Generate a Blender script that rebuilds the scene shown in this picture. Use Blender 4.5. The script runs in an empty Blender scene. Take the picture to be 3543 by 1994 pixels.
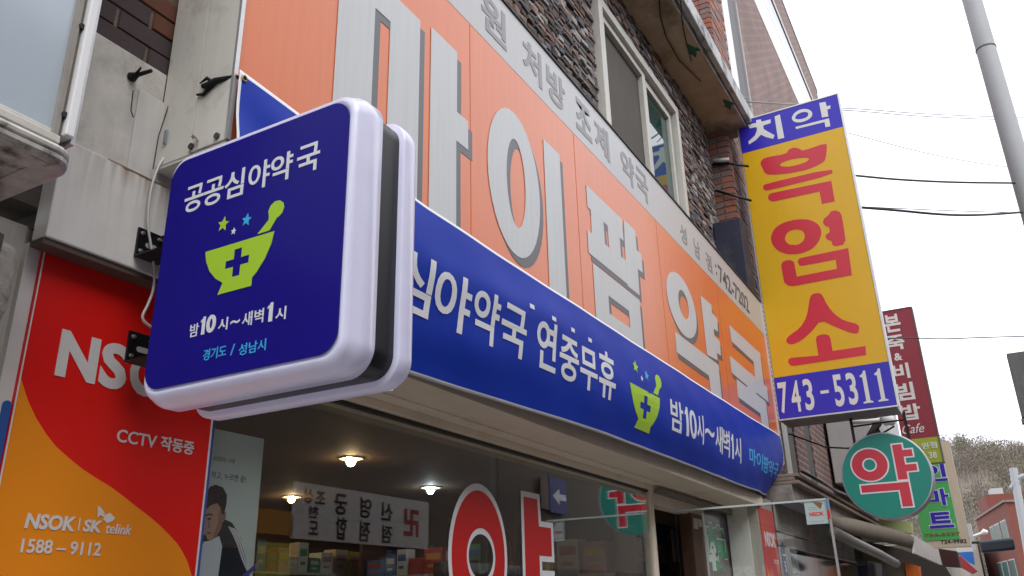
import bpy, bmesh, math, random
from mathutils import Vector, Matrix
R = math.radians
random.seed(7)
scene = bpy.context.scene
COL = scene.collection

# ------------------------------------------------------------------ camera
EYE = 1.65                                  # camera height above the pavement; everything below is built relative to eye level
CX, CY, FPX = 1771.5, 997.0, 2881.3
YAW, PIT, ROL = 0.50423, 0.36876, -0.025387
ca, sa, cb, sb, cc, sc = (math.cos(YAW), math.sin(YAW), math.cos(PIT), math.sin(PIT), math.cos(ROL), math.sin(ROL))
FWD = Vector((ca*cb, sa*cb, sb)); _r = Vector((sa, -ca, 0)); _u = _r.cross(FWD)
RGT = cc*_r + sc*_u; UPV = -sc*_r + cc*_u
cam_d = bpy.data.cameras.new("camera"); cam = bpy.data.objects.new("camera", cam_d); COL.objects.link(cam)
cam.matrix_world = Matrix(((RGT.x, UPV.x, -FWD.x, 0), (RGT.y, UPV.y, -FWD.y, 0), (RGT.z, UPV.z, -FWD.z, EYE), (0, 0, 0, 1)))
cam_d.sensor_width = 36; cam_d.lens = 36*FPX/3543; cam_d.clip_start = 0.05; cam_d.clip_end = 2000
scene.camera = cam

# ------------------------------------------------------------------ world and sun (bright overcast)
world = bpy.data.worlds.new("World"); scene.world = world; world.use_nodes = True
nt = world.node_tree; nt.nodes.clear()
sky = nt.nodes.new('ShaderNodeTexSky'); sky.sky_type = 'NISHITA'; sky.sun_disc = False
SUN_EL, SUN_AZ = R(52), R(129)
sky.sun_elevation = SUN_EL; sky.sun_rotation = SUN_AZ
mixw = nt.nodes.new('ShaderNodeMixRGB'); mixw.inputs[0].default_value = 0.88
mixw.inputs[2].default_value = (10.4, 10.6, 11.2, 1)
bgn = nt.nodes.new('ShaderNodeBackground'); bgn.inputs[1].default_value = 0.135
won = nt.nodes.new('ShaderNodeOutputWorld')
ctc = nt.nodes.new('ShaderNodeTexCoord'); cnz = nt.nodes.new('ShaderNodeTexNoise'); cnz.inputs['Scale'].default_value = 2.2; cnz.inputs['Detail'].default_value = 4
crp = nt.nodes.new('ShaderNodeValToRGB'); crp.color_ramp.elements[0].position = .3; crp.color_ramp.elements[0].color = (9.0, 9.2, 9.8, 1); crp.color_ramp.elements[1].position = .7; crp.color_ramp.elements[1].color = (11.2, 11.4, 12.0, 1)
nt.links.new(ctc.outputs['Generated'], cnz.inputs['Vector']); nt.links.new(cnz.outputs['Fac'], crp.inputs[0]); nt.links.new(crp.outputs[0], mixw.inputs[2])
nt.links.new(sky.outputs[0], mixw.inputs[1]); nt.links.new(mixw.outputs[0], bgn.inputs[0]); nt.links.new(bgn.outputs[0], won.inputs[0])
sl = bpy.data.lights.new("sun", 'SUN'); sl.energy = 1.35; sl.angle = R(40); sl.color = (1, .97, .93)
so = bpy.data.objects.new("sun", sl); COL.objects.link(so); so.location = (0, -10, 20)
so.rotation_euler = Vector((.42, .52, -.85)).to_track_quat('-Z', 'Y').to_euler()
vs = scene.view_settings
scene.view_settings.view_transform = 'Standard'; vs.look = 'None'; vs.gamma = 1; vs.use_curve_mapping = False; vs.exposure = 0.42

# ------------------------------------------------------------------ helpers
def ray(px, py):
    return RGT*((px-CX)/FPX) - UPV*((py-CY)/FPX) + FWD
def onY(px, py, y): d = ray(px, py); return d*(y/d.y)
def onX(px, py, x): d = ray(px, py); return d*(x/d.x)
def onZ(px, py, z): d = ray(px, py); return d*(z/d.z)

class Fr:                                     # a flat face of the place: origin, two axes, outward normal
    def __init__(s, o, u, v): s.o = Vector(o); s.u = Vector(u); s.v = Vector(v); s.n = s.u.cross(s.v)
    def pt(s, a, b, h=0): return s.o + s.u*a + s.v*b + s.n*h
def FY(y): return Fr((0, y, 0), (1, 0, 0), (0, 0, 1))
def FX(x): return Fr((x, 0, 0), (0, -1, 0), (0, 0, 1))
def FO(y): return Fr((0, y, 0), (-1, 0, 0), (0, 0, 1))
def uvY(y, ox=0, oy=0, s=1): return lambda p: (lambda q: (q.x, q.z))(onY(ox+p[0]/s, oy+p[1]/s, y))
def uvX(x, ox=0, oy=0, s=1): return lambda p: (lambda q: (-q.y, q.z))(onX(ox+p[0]/s, oy+p[1]/s, x))

_m = {}
def M(name, c, rough=.6, metal=0., var=.0, vs=6., streak=0., bump=0., bs=40., emit=None, es=0, spec=.5, coat=0., dirt=None, island=0., trans=0, runs=None):
    if name in _m: return _m[name]
    m = bpy.data.materials.new(name); m.use_nodes = True; n = m.node_tree.nodes; L = m.node_tree.links
    b = n['Principled BSDF']; b.inputs['Roughness'].default_value = rough; b.inputs['Metallic'].default_value = metal
    b.inputs['Specular IOR Level'].default_value = spec; b.inputs['Coat Weight'].default_value = coat
    b.inputs['Coat Roughness'].default_value = .12
    cur = None
    tc = n.new('ShaderNodeTexCoord')
    def rgb(col):
        r = n.new('ShaderNodeRGB'); r.outputs[0].default_value = (*col, 1); return r.outputs[0]
    cur = rgb(c)
    def mulnoise(scale3, scale, amt, cur, lo=.35, hi=.7, dcol=None):
        mp = n.new('ShaderNodeMapping'); mp.inputs['Scale'].default_value = scale3; L.new(tc.outputs['Object'], mp.inputs[0])
        nz = n.new('ShaderNodeTexNoise'); nz.inputs['Scale'].default_value = scale; nz.inputs['Detail'].default_value = 7; nz.inputs['Roughness'].default_value = .65
        L.new(mp.outputs[0], nz.inputs['Vector'])
        rp = n.new('ShaderNodeMapRange'); rp.inputs[1].default_value = lo; rp.inputs[2].default_value = hi
        L.new(nz.outputs['Fac'], rp.inputs[0])
        mx = n.new('ShaderNodeMixRGB')
        mt = n.new('ShaderNodeMath'); mt.operation = 'MULTIPLY'; mt.inputs[1].default_value = amt; L.new(rp.outputs[0], mt.inputs[0])
        L.new(mt.outputs[0], mx.inputs[0]); L.new(cur, mx.inputs[1])
        mx.inputs[2].default_value = (*(dcol or tuple(k*.35 for k in c)), 1)
        return mx.outputs[0]
    if var: cur = mulnoise((1, 1, 1), vs, var, cur)
    if streak: cur = mulnoise((14, 14, .7), 3.0, streak, cur, .42, .75)
    if dirt: cur = mulnoise((1, 1, 1), dirt[1], dirt[2], cur, .52, .68, dirt[0])
    if runs:
        for zt, ln, col, amt, fq in runs:
            sx = n.new('ShaderNodeSeparateXYZ'); L.new(tc.outputs['Object'], sx.inputs[0])
            r1 = n.new('ShaderNodeMapRange'); r1.inputs[1].default_value = zt-ln; r1.inputs[2].default_value = zt; L.new(sx.outputs[2], r1.inputs[0])
            mp = n.new('ShaderNodeMapping'); mp.inputs['Scale'].default_value = (fq, fq, fq*.06); L.new(tc.outputs['Object'], mp.inputs[0])
            nz = n.new('ShaderNodeTexNoise'); nz.inputs['Scale'].default_value = 1; nz.inputs['Detail'].default_value = 5; L.new(mp.outputs[0], nz.inputs['Vector'])
            r2 = n.new('ShaderNodeMapRange'); r2.inputs[1].default_value = .42; r2.inputs[2].default_value = .72; r2.inputs[4].default_value = amt; L.new(nz.outputs['Fac'], r2.inputs[0])
            pw = n.new('ShaderNodeMath'); pw.operation = 'POWER'; pw.inputs[1].default_value = 1.6; L.new(r1.outputs[0], pw.inputs[0])
            ml = n.new('ShaderNodeMath'); ml.operation = 'MULTIPLY'; L.new(pw.outputs[0], ml.inputs[0]); L.new(r2.outputs[0], ml.inputs[1])
            mx = n.new('ShaderNodeMixRGB'); L.new(ml.outputs[0], mx.inputs[0]); L.new(cur, mx.inputs[1]); mx.inputs[2].default_value = (*col, 1); cur = mx.outputs[0]
    if island:
        g = n.new('ShaderNodeNewGeometry'); hs = n.new('ShaderNodeHueSaturation')
        mr = n.new('ShaderNodeMapRange'); mr.inputs[3].default_value = 1-island; mr.inputs[4].default_value = 1+island
        L.new(g.outputs['Random Per Island'], mr.inputs[0]); L.new(mr.outputs[0], hs.inputs['Value']); L.new(cur, hs.inputs['Color']); cur = hs.outputs[0]
    L.new(cur, b.inputs['Base Color'])
    if bump:
        nz = n.new('ShaderNodeTexNoise'); nz.inputs['Scale'].default_value = bs; nz.inputs['Detail'].default_value = 6
        L.new(tc.outputs['Object'], nz.inputs['Vector'])
        bp = n.new('ShaderNodeBump'); bp.inputs['Strength'].default_value = bump; bp.inputs['Distance'].default_value = .01
        L.new(nz.outputs['Fac'], bp.inputs['Height']); L.new(bp.outputs[0], b.inputs['Normal'])
    if emit: b.inputs['Emission Color'].default_value = (*emit, 1); b.inputs['Emission Strength'].default_value = es
    if trans: b.inputs['Subsurface Weight'].default_value = trans
    _m[name] = m; return m

def glass(name, tint, boost=1.0, ior=1.5, rough=.0):
    if name in _m: return _m[name]
    m = bpy.data.materials.new(name); m.use_nodes = True; n = m.node_tree.nodes; L = m.node_tree.links; n.clear()
    o = n.new('ShaderNodeOutputMaterial'); t = n.new('ShaderNodeBsdfTransparent'); t.inputs[0].default_value = (*tint, 1)
    g = n.new('ShaderNodeBsdfGlossy'); g.inputs['Roughness'].default_value = rough; g.inputs[0].default_value = (1, 1, 1, 1)
    f = n.new('ShaderNodeFresnel'); gm = n.new('ShaderNodeNewGeometry'); mr = n.new('ShaderNodeMapRange'); mr.inputs[3].default_value = ior; mr.inputs[4].default_value = 1/ior
    L.new(gm.outputs['Backfacing'], mr.inputs[0]); L.new(mr.outputs[0], f.inputs[0])
    k = n.new('ShaderNodeMath'); k.operation = 'MULTIPLY'; k.inputs[1].default_value = boost; k.use_clamp = True
    mx = n.new('ShaderNodeMixShader'); L.new(f.outputs[0], k.inputs[0]); L.new(k.outputs[0], mx.inputs[0]); L.new(t.outputs[0], mx.inputs[1]); L.new(g.outputs[0], mx.inputs[2]); L.new(mx.outputs[0], o.inputs[0])
    _m[name] = m; return m

class MB:
    def __init__(s): s.v = []; s.f = []; s.m = []
    def add(s, vs, fs, mi=0):
        k = len(s.v); s.v += [tuple(p) for p in vs]; s.f += [tuple(i+k for i in f) for f in fs]
        s.m += [mi]*len(fs) if isinstance(mi, int) else list(mi); return s
    def box(s, x0, x1, y0, y1, z0, z1, mi=0):
        return s.add([(x0, y0, z0), (x1, y0, z0), (x1, y1, z0), (x0, y1, z0), (x0, y0, z1), (x1, y0, z1), (x1, y1, z1), (x0, y1, z1)],
                     [(0, 3, 2, 1), (4, 5, 6, 7), (0, 1, 5, 4), (1, 2, 6, 5), (2, 3, 7, 6), (3, 0, 4, 7)], mi)
    def fbox(s, fr, u0, u1, v0, v1, h0, h1, mi=0):       # box on a frame
        P = [fr.pt(a, b, h) for h in (h0, h1) for a, b in ((u0, v0), (u1, v0), (u1, v1), (u0, v1))]
        return s.add(P, [(3, 2, 1, 0), (4, 5, 6, 7), (0, 1, 5, 4), (1, 2, 6, 5), (2, 3, 7, 6), (3, 0, 4, 7)], mi)
    def tube(s, pts, r, n=8, mi=0, caps=True):
        pts = [Vector(p) for p in pts]; N = len(pts); rings = []
        rs = r if isinstance(r, (list, tuple)) else [r]*N
        for i, p in enumerate(pts):
            d = (pts[min(i+1, N-1)] - pts[max(i-1, 0)]).normalized()
            a = d.cross(Vector((0, 0, 1)) if abs(d.z) < .9 else Vector((1, 0, 0))).normalized(); b = d.cross(a)
            rings.append([p + (a*math.cos(2*math.pi*k/n) + b*math.sin(2*math.pi*k/n))*rs[i] for k in range(n)])
        vs = [q for rg in rings for q in rg]; fs = []
        for i in range(N-1):
            for k in range(n): fs.append((i*n+k, i*n+(k+1) % n, (i+1)*n+(k+1) % n, (i+1)*n+k))
        if caps: fs += [tuple(range(n-1, -1, -1)), tuple((N-1)*n+k for k in range(n))]
        return s.add(vs, fs, mi)
    def prism(s, fr, poly, h0, h1, mi=0):                # convex or mild polygon
        n = len(poly); P = [fr.pt(a, b, h0) for a, b in poly] + [fr.pt(a, b, h1) for a, b in poly]
        fs = [tuple(range(n-1, -1, -1)), tuple(range(n, 2*n))] + [(i, (i+1) % n, n+(i+1) % n, n+i) for i in range(n)]
        return s.add(P, fs, mi)
    def mesh(s, name, mats):
        me = bpy.data.meshes.new(name); me.from_pydata(s.v, [], s.f); me.update()
        for m in (mats if isinstance(mats, (list, tuple)) else [mats]): me.materials.append(m)
        for p, i in zip(me.polygons, s.m): p.material_index = i
        return me

def thing(name, label, cat, loc=(0, 0, 0), group=None):
    o = bpy.data.objects.new(name, None); COL.objects.link(o); o.location = loc; o.empty_display_size = .1
    o['label'] = label; o['category'] = cat
    if group: o['group'] = group
    return o
def put(name, mb, mats, parent=None, label=None, smooth=False, bevel=0, kind=None, seg=2):
    me = mb.mesh(name, mats) if isinstance(mb, MB) else mb
    o = bpy.data.objects.new(name, me); COL.objects.link(o)
    if parent is not None: o.parent = parent; o.matrix_parent_inverse = Matrix.Translation(-parent.location)
    if label: o['label'] = label
    if kind: o['kind'] = kind
    if smooth:
        for p in me.polygons: p.use_smooth = True
    if bevel:
        md = o.modifiers.new("bevel", 'BEVEL'); md.width = bevel; md.segments = seg; md.limit_method = 'ANGLE'; md.angle_limit = R(40)
    return o
def solo(name, mb, mats, label, cat, group=None, **k):
    o = put(name, mb, mats, None, label, **k); o['category'] = cat
    if group: o['group'] = group
    return o
def struct(name, mb, mats, **k): return put(name, mb, mats, kind='structure', **k)

# ---- flat lettering -------------------------------------------------------
def _curve_verts(cu):
    o = bpy.data.objects.new("tmp", cu); COL.objects.link(o)
    dg = bpy.context.evaluated_depsgraph_get(); dg.update()
    me = bpy.data.meshes.new_from_object(o.evaluated_get(dg))
    vs = [v.co.copy() for v in me.vertices]; fs = [tuple(p.vertices) for p in me.polygons]
    bpy.data.objects.remove(o); bpy.data.meshes.remove(me); bpy.data.curves.remove(cu)
    return vs, fs
def shape2d(loops, grow=0):
    cu = bpy.data.curves.new("shape", 'CURVE'); cu.dimensions = '2D'; cu.fill_mode = 'BOTH'; cu.extrude = .5
    for lp in loops:
        s = cu.splines.new('POLY'); s.points.add(len(lp)-1); s.use_cyclic_u = True
        for p, q in zip(s.points, lp): p.co = (q[0], q[1], 0, 1)
    if grow: cu.offset = grow
    return _curve_verts(cu)
_tc = {}
def text2d(body, bold=0., shear=0., spacing=1.0):
    k = (body, bold, shear, spacing)
    if k not in _tc:
        cu = bpy.data.curves.new("text", 'FONT'); cu.body = body; cu.offset = bold; cu.shear = shear; cu.extrude = .5; cu.resolution_u = 4; cu.space_character = spacing
        _tc[k] = _curve_verts(cu)
    return _tc[k]
def lay(mb, geo, fr, h0, h1, rect=None, mi=0, warp=None):
    vs, fs = geo
    xs = [v.x for v in vs]; ys = [v.y for v in vs]; x0, x1, y0, y1 = min(xs), max(xs), min(ys), max(ys)
    out = []
    for v in vs:
        a, b = v.x, v.y
        if rect: a = rect[0] + (a-x0)/(x1-x0)*(rect[2]-rect[0]); b = rect[1] + (b-y0)/(y1-y0)*(rect[3]-rect[1])
        h = h1 if v.z > 0 else h0
        out.append(warp(a, b, h) if warp else fr.pt(a, b, h))
    mb.add(out, fs, mi)
ONE = [(.30, 0), (.72, 0), (.72, 1), (.44, 1), (.36, .90), (.10, .80), (.10, .70), (.30, .74)]
SERIF1 = [(.05, 0), (.98, 0), (.98, .035), (.72, .07), (.72, 1), (.52, 1), (.42, .92), (.12, .86), (.12, .82), (.34, .80), (.34, .07), (.05, .035)]
def write(mb, body, fr, rect, bold=.01, mi=0, h0=.0006, h1=.002, shear=0, spacing=1.0):
    if body in ('1', '1s'): return lay(mb, shape2d([ONE if body == '1' else SERIF1]), fr, h0, h1, rect, mi)
    lay(mb, text2d(body, bold, shear, spacing), fr, h0, h1, rect, mi)
def ell(cx, cy, rx, ry, n=28, cw=False, rot=0):
    p = []
    for k in range(n):
        t = 2*math.pi*k/n*(-1 if cw else 1); x, y = rx*math.cos(t), ry*math.sin(t)
        p.append((cx + x*math.cos(rot) - y*math.sin(rot), cy + x*math.sin(rot) + y*math.cos(rot)))
    return p
def rc(x0, y0, x1, y1): return [(x0, y0), (x1, y0), (x1, y1), (x0, y1)]
def rrect(x0, y0, x1, y1, r, n=8):
    p = []
    for cx_, cy_, a in ((x1-r, y1-r, 0), (x0+r, y1-r, 90), (x0+r, y0+r, 180), (x1-r, y0+r, 270)):
        for k in range(n+1): t = R(a+90*k/n); p.append((cx_+r*math.cos(t), cy_+r*math.sin(t)))
    return p
def star(cx, cy, r, rot=0):
    return [(cx+(1 if k % 2 == 0 else .45)*r*math.cos(R(90+36*k+rot)), cy+(1 if k % 2 == 0 else .45)*r*1.9*math.sin(R(90+36*k+rot))) for k in range(10)]

# ------------------------------------------------------------------ materials
cream = M('cream_paint_metal', (.74, .72, .66), .42, var=.08, vs=8, streak=.06, dirt=((.22, .19, .15), 9, .35))
cream2 = M('cream_moulding', (.86, .75, .60), .45, var=.08, vs=4, dirt=((.45, .35, .24), 5, .25))
plaster = M('grey_plaster', (.66, .63, .58), .9, var=.35, vs=14, streak=.15, bump=.06, bs=150, dirt=((.30, .28, .25), 5, .7), runs=((1.30, .01, (.1, .09, .08), .0, 40),))
panelw = M('white_wall_panel', (.76, .74, .70), .6, var=.16, vs=9, streak=.10, runs=((1.072, .07, (.30, .13, .03), .9, 45), (1.075, .22, (.25, .22, .18), .5, 60)))
rust = M('rust', (.22, .09, .025), .9, var=.5, vs=40)
concrete = M('weathered_concrete', (.62, .585, .52), .95, var=.4, vs=14, dirt=((.05, .05, .042), 16, .8), bump=.6, bs=60)
concslab = M('stained_concrete_slab', (.55, .44, .31), .95, var=.45, vs=3, dirt=((.10, .06, .035), 2.2, .7), bump=.3, bs=20)
concedge = M('mouldy_concrete_edge', (.55, .56, .56), .9, var=.5, vs=6, dirt=((.05, .05, .05), 5, .9), bump=.4)
orange = M('orange_sign_face', (.80, .185, .045), .32, streak=.13, var=.07, vs=2, spec=.55, coat=.15)
striplight = M('pale_grey_sign_strip', (.52, .52, .52), .35, streak=.1, spec=.6)
lettergrey = M('silver_letter', (.60, .615, .63), .38, streak=.14, spec=.6)
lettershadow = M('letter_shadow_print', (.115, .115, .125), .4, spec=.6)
smallgrey = M('faded_grey_print', (.27, .265, .28), .4)
bannerblue = M('banner_blue', (.005, .036, .42), .5, spec=.18, var=.10, vs=1.5)
white = M('white_print', (.78, .79, .82), .45)
whiteedge = M('white_banner_edge', (.75, .76, .80), .6)
limegreen = M('lime_print', (.42, .68, .035), .45)
cyan = M('cyan_print', (.05, .45, .85), .45)
navy = M('lightbox_face_blue', (.013, .008, .24), .3, spec=.2, var=.10, vs=7)
shellwhite = M('milky_acrylic_shell', (.70, .70, .86), .24, spec=.55, coat=.25, trans=.2, emit=(.62, .62, 1), es=.08, var=.12, vs=9)
black = M('black_plastic', (.012, .013, .016), .35, var=.2, vs=20)
blackmetal = M('black_painted_steel', (.008, .008, .009), .4, metal=.3)
screwm = M('steel_screw', (.62, .58, .5), .3, metal=.9)
brass = M('brass_eyelet', (.55, .42, .2), .3, metal=.9)
red = M('signal_red_print', (.80, .012, .008), .42, spec=.3, var=.06, vs=1.5)
orange2 = M('orange_print', (.92, .29, .012), .42, spec=.3, var=.05, vs=2)
offwhite = M('offwhite_print', (.72, .69, .68), .5)
cable_w = M('white_cable', (.6, .6, .6), .4)
yellow = M('yellow_sign_face', (.74, .42, .008), .30, spec=.45, var=.10, vs=3, streak=.05)
cherry = M('cherry_red_print', (.60, .022, .045), .3, spec=.5)
royal = M('royal_blue_face', (.035, .022, .46), .3, spec=.4)
teal = M('teal_sign_face', (.006, .26, .195), .4)
maroon = M('maroon_sign_face', (.27, .016, .035), .4, var=.1)
olive = M('olive_green_face', (.33, .40, .02), .45)
martgreen = M('green_sign_face', (.08, .46, .12), .45)
beige = M('beige_sign_face', (.66, .55, .42), .5, streak=.3)
alum = M('aluminium_trim', (.62, .62, .62), .35, metal=.6, var=.2, vs=20)
frame_w = M('white_window_frame', (.66, .64, .58), .4, var=.2, vs=8, streak=.2)
darkm = M('dark_void', (.02, .02, .022), .8)
mortar = M('dark_mortar', (.10, .085, .072), .95, var=.4, vs=20)
mortar2 = M('grey_mortar', (.20, .17, .155), .95, var=.3, vs=10)
brownwood = M('dark_brown_wood', (.085, .036, .02), .5, var=.4, vs=12, streak=.3)
greystone = M('grey_stone_cladding', (.36, .33, .30), .7, var=.4, vs=8, dirt=((.08, .05, .04), 3, .6))
bricks_dark = [M('old_dark_brick_%s' % n, c, .9, var=.5, vs=30, bump=.6, bs=70) for n, c in (('umber', (.11, .062, .05)), ('plum', (.10, .07, .075)), ('rust', (.20, .075, .045)))]
stones = [M('split_stone_%s' % n, c, .85, var=.45, vs=25, bump=.5, bs=60) for n, c in
          (('grey', (.20, .18, .175)), ('brown', (.15, .11, .095)), ('pink', (.30, .20, .165)), ('slate', (.13, .13, .145)), ('pale', (.42, .39, .37)), ('black', (.055, .048, .048)))]
bricks_red = [M('red_brick_%s' % n, c, .85, var=.3, vs=25) for n, c in (('rose', (.27, .13, .11)), ('brown', (.22, .12, .10)), ('orange', (.36, .13, .08)), ('grey', (.22, .17, .155)))]
glassfront = glass('shop_window_glass', (.93, .945, .93), 1.6, 1.62)
glasssky = M('sky_reflecting_glass', (.03, .04, .045), .03, spec=1.0)
glassclear = glass('clear_glass', (.96, .975, .965), .7, 1.5)

# ------------------------------------------------------------------ ground
GZ = -EYE
g = MB(); g.box(-60, 420, -200, 200, GZ-.6, GZ-.16); struct('ground', g, M('earth', (.12, .11, .09), .95, var=.4, vs=.3))
g = MB(); g.box(-30, 120, -3.0, .35, GZ-.16, GZ-.12); struct('road', g, M('asphalt', (.05, .05, .052), .9, var=.4, vs=8, bump=.4, bs=120))
g = MB(); g.box(-30, 120, .35, 1.6, GZ-.16, GZ); struct('pavement', g, M('paving', (.40, .38, .36), .85, var=.3, vs=4))
g = MB(); g.box(-30, 120, -4.0, -3.0, GZ-.16, GZ); struct('pavement', g, _m['paving'])
g = MB(); g.box(-30, 120, .23, .345, GZ-.16, GZ+.004); struct('kerb', g, M('kerb_granite', (.35, .34, .33), .8, var=.3, vs=20))

# ------------------------------------------------------------------ pharmacy building
bld = thing('pharmacy_building', 'two-storey building with split-stone upper wall above the orange shop sign', 'building', (4.3, 2.2, GZ))
w = MB(); w.box(1.0, 7.35, 1.80, 1.95, .86, 6.2); put('wall', w, mortar, bld)
w = MB(); w.box(-6, 1.0, 1.80, 1.95, .9, 6.2); put('wall', w, mortar, bld)
w = MB(); w.box(7.2, 7.35, 1.95, 8, GZ, 6.2); put('wall', w, plaster, bld)

# split stones above the sign: the large ones as single pieces, the rest joined
sm = []
for mi in range(6):
    for sh in range(2):
        b = MB(); a = .85+.1*sh
        P = [(-.5, 0, -.5), (.5, 0, -.5), (.5, 0, .5), (-.5, 0, .5), (-.42, -a, -.38), (.44, -a*.8, -.42), (.4, -a, .4), (-.46, -a*.7, .36)]
        b.add(P, [(4, 5, 6, 7), (0, 1, 5, 4), (1, 2, 6, 5), (2, 3, 7, 6), (3, 0, 4, 7)])
        sm.append(b.mesh('stone', stones[mi]))
rest = MB(); pieces = []; z = 2.585; rr = random.Random(3)
while z < 4.46:
    h = rr.choice((.034, .04, .046, .055)); x = 2.5 + rr.random()*.1
    while x < 7.34:
        l = rr.uniform(.06, .16); x1 = min(x+l, 7.345)
        inwin = (x1 > 4.47 and x < 6.20 and z < 4.06)
        if inwin and x < 4.47 and 4.47-x > .03: x1 = 4.467; inwin = False
        if not inwin and x1-x > .02:
            d = rr.uniform(.008, .026); mi = rr.choices(range(6), (5, 5, 3, 4, 3, 2))[0]
            pieces.append((x+.003, x1-.003, z+.003, z+h-.003, d, mi))
        x = x1 if x1-x > .001 else x+.05
    z += h
def pxsize(p): return (p[1]-p[0])*(p[3]-p[2])/((p[0]*p[0]+p[2]*p[2])**1.0)
pieces.sort(key=lambda p: -pxsize(p))
stw = put('stone_cladding', MB().box(2.5, 7.35, 1.78, 1.80, 4.44, 4.47), mortar, bld)
for k, (x0, x1, z0, z1, d, mi) in enumerate(pieces):
    if k < 298:
        o = bpy.data.objects.new('stone', sm[mi*2 + k % 2]); COL.objects.link(o); o.parent = stw
        o.location = ((x0+x1)/2, 1.797, (z0+z1)/2); o.scale = (x1-x0, d+.02, z1-z0)
    else:
        j = lambda: rr.uniform(-.004, .004)
        rest.add([(x0, 1.797, z0), (x1, 1.797, z0), (x1, 1.797, z1), (x0, 1.797, z1), (x0+.004, 1.78-d+j(), z0+.003), (x1-.004, 1.78-d+j(), z0+.003), (x1-.004, 1.78-d+j(), z1-.003), (x0+.004, 1.78-d+j(), z1-.003)],
                 [(4, 5, 6, 7), (0, 1, 5, 4), (1, 2, 6, 5), (2, 3, 7, 6), (3, 0, 4, 7)], mi)
put('small_stones', rest, stones, stw, kind='stuff')
for o in stw.children:
    if o.name.startswith('stone'): pass

# upper window
wf = MB()
for a in ((4.47, 4.545, 2.4, 4.06), (6.13, 6.20, 2.4, 4.06)): wf.box(a[0], a[1], 1.715, 1.83, a[2], a[3])
wf.box(4.545, 6.13, 1.715, 1.83, 3.985, 4.06)
for a in ((4.57, 4.63), (5.385, 5.455)): wf.box(a[0], a[1], 1.745, 1.80, 2.4, 3.985)
wf.box(4.63, 5.385, 1.745, 1.80, 3.925, 3.985)
win = put('window', wf, frame_w, bld, 'white framed sliding window with one dark and one reflecting sash', bevel=.004)
wf = MB()
for a in ((5.47, 5.51), (6.05, 6.10)): wf.box(a[0], a[1], 1.76, 1.81, 2.4, 3.96)
wf.box(5.51, 6.05, 1.76, 1.81, 3.90, 3.96)
put('sash', wf, frame_w, win, bevel=.003)
b = MB(); b.box(4.63, 5.385, 1.785, 1.79, 2.4, 3.925); put('pane', b, M('insect_screen', (.10, .088, .075), .75, var=.3, vs=3, streak=.35), win)
b = MB(); b.box(5.51, 6.05, 1.785, 1.79, 2.4, 3.90); put('pane', b, M('tinted_pane', (.02, .07, .065), .02, spec=1.), win)

# concrete slab above
b = MB(); b.add([(-1, 1.80, 4.47), (7.66, 1.80, 4.47), (7.66, 1.40, 4.47), (-1, 1.47, 4.47), (-1, 1.80, 4.63), (7.66, 1.80, 4.63), (7.66, 1.40, 4.63), (-1, 1.47, 4.63)],
      [(0, 1, 2, 3), (7, 6, 5, 4), (3, 2, 6, 7), (1, 5, 6, 2), (0, 4, 5, 1), (0, 3, 7, 4)], (0, 1, 1, 1, 1, 1))
slab = put('balcony_slab', b, [concslab, concedge], bld)
b = MB(); b.box(-1, 7.68, 1.345, 1.395, 4.50, 4.68); put('slab_edge', b, concedge, slab, bevel=.01)
gp = M('old_green_paint', (.02, .13, .07), .8, var=.4, vs=20)
for cx_, cy_ in ((6.02, 1.47), (7.0, 1.44)):
    b = MB(); b.prism(Fr((0, 0, 4.469), (1, 0, 0), (0, -1, 0)), [(cx_+.13*math.cos(t)*(.6+.4*math.sin(3*t)), -(cy_+.045*math.sin(t)*(1+.3*math.cos(5*t)))) for t in [k*math.pi/7 for k in range(14)]], 0, -.002); put('green_paint_patch', b, gp, slab)
b = MB(); P = [onZ(*p, 4.44) for p in ((2277, -60), (2285, 60), (2305, 130), (2350, 210), (2425, 283))]; b.tube(P, .006, 6)
solo('loose_wire', b, blackmetal, 'thin black wire dangling under the concrete slab', 'wire', smooth=True)
b = MB(); P = [onZ(*p, 4.46) for p in ((2355, 0), (2362, 90), (2375, 150), (2392, 212))]; b.tube(P, .005, 6)
solo('loose_wire', b, blackmetal, 'short dark wire hanging from the edge of the concrete slab', 'wire', smooth=True)

# ------------------------------------------------------------------ left wall bits beside the sign
lw = thing('corner_wall', 'grey plaster and white panel wall left of the orange sign, old bricks on top', 'wall', (1.1, 1.9, GZ))
b = MB(); b.box(.93, 1.244, 1.765, 1.80, 1.073, 1.411); put('plaster_panel', b, plaster, lw, 'grey plastered panel with a crack', bevel=.004)
b = MB(); b.box(1.165, 1.30, 1.7605, 1.764, 1.02, 1.32); put('plaster_patch', b, M('smooth_plaster', (.66, .64, .61), .85, var=.25, vs=6, streak=.2), lw, bevel=.006)
b = MB(); b.box(.985, 1.60, 1.745, 1.80, .815, 1.070); put('white_panel', b, panelw, lw, bevel=.003)
b = MB(); b.box(.985, 1.60, 1.752, 1.80, .800, .813); put('drip_strip', b, M('brown_drip_edge', (.11, .075, .06), .6, var=.3, vs=30), lw)
b = MB()
pts = [(1.10, 1.071), (1.28, 1.071), (1.28, 1.0685), (1.24, 1.067), (1.215, 1.066), (1.17, 1.068), (1.15, 1.065), (1.14, 1.069), (1.10, 1.069)]
lay(b, shape2d([pts]), FY(1.7445), 0, .0008); put('rust_stain', b, M('rust_stain_tint', (.30, .20, .11), .9, var=.6, vs=40), lw)
b = MB(); b.tube([(1.135, 1.742, 1.29), (1.138, 1.742, 1.23), (1.148, 1.742, 1.215)], .0016, 5); b.tube([(1.245, 1.742, 1.31), (1.228, 1.742, 1.2), (1.226, 1.742, 1.10)], .0016, 5)
put('crack', b, darkm, lw)
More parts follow.
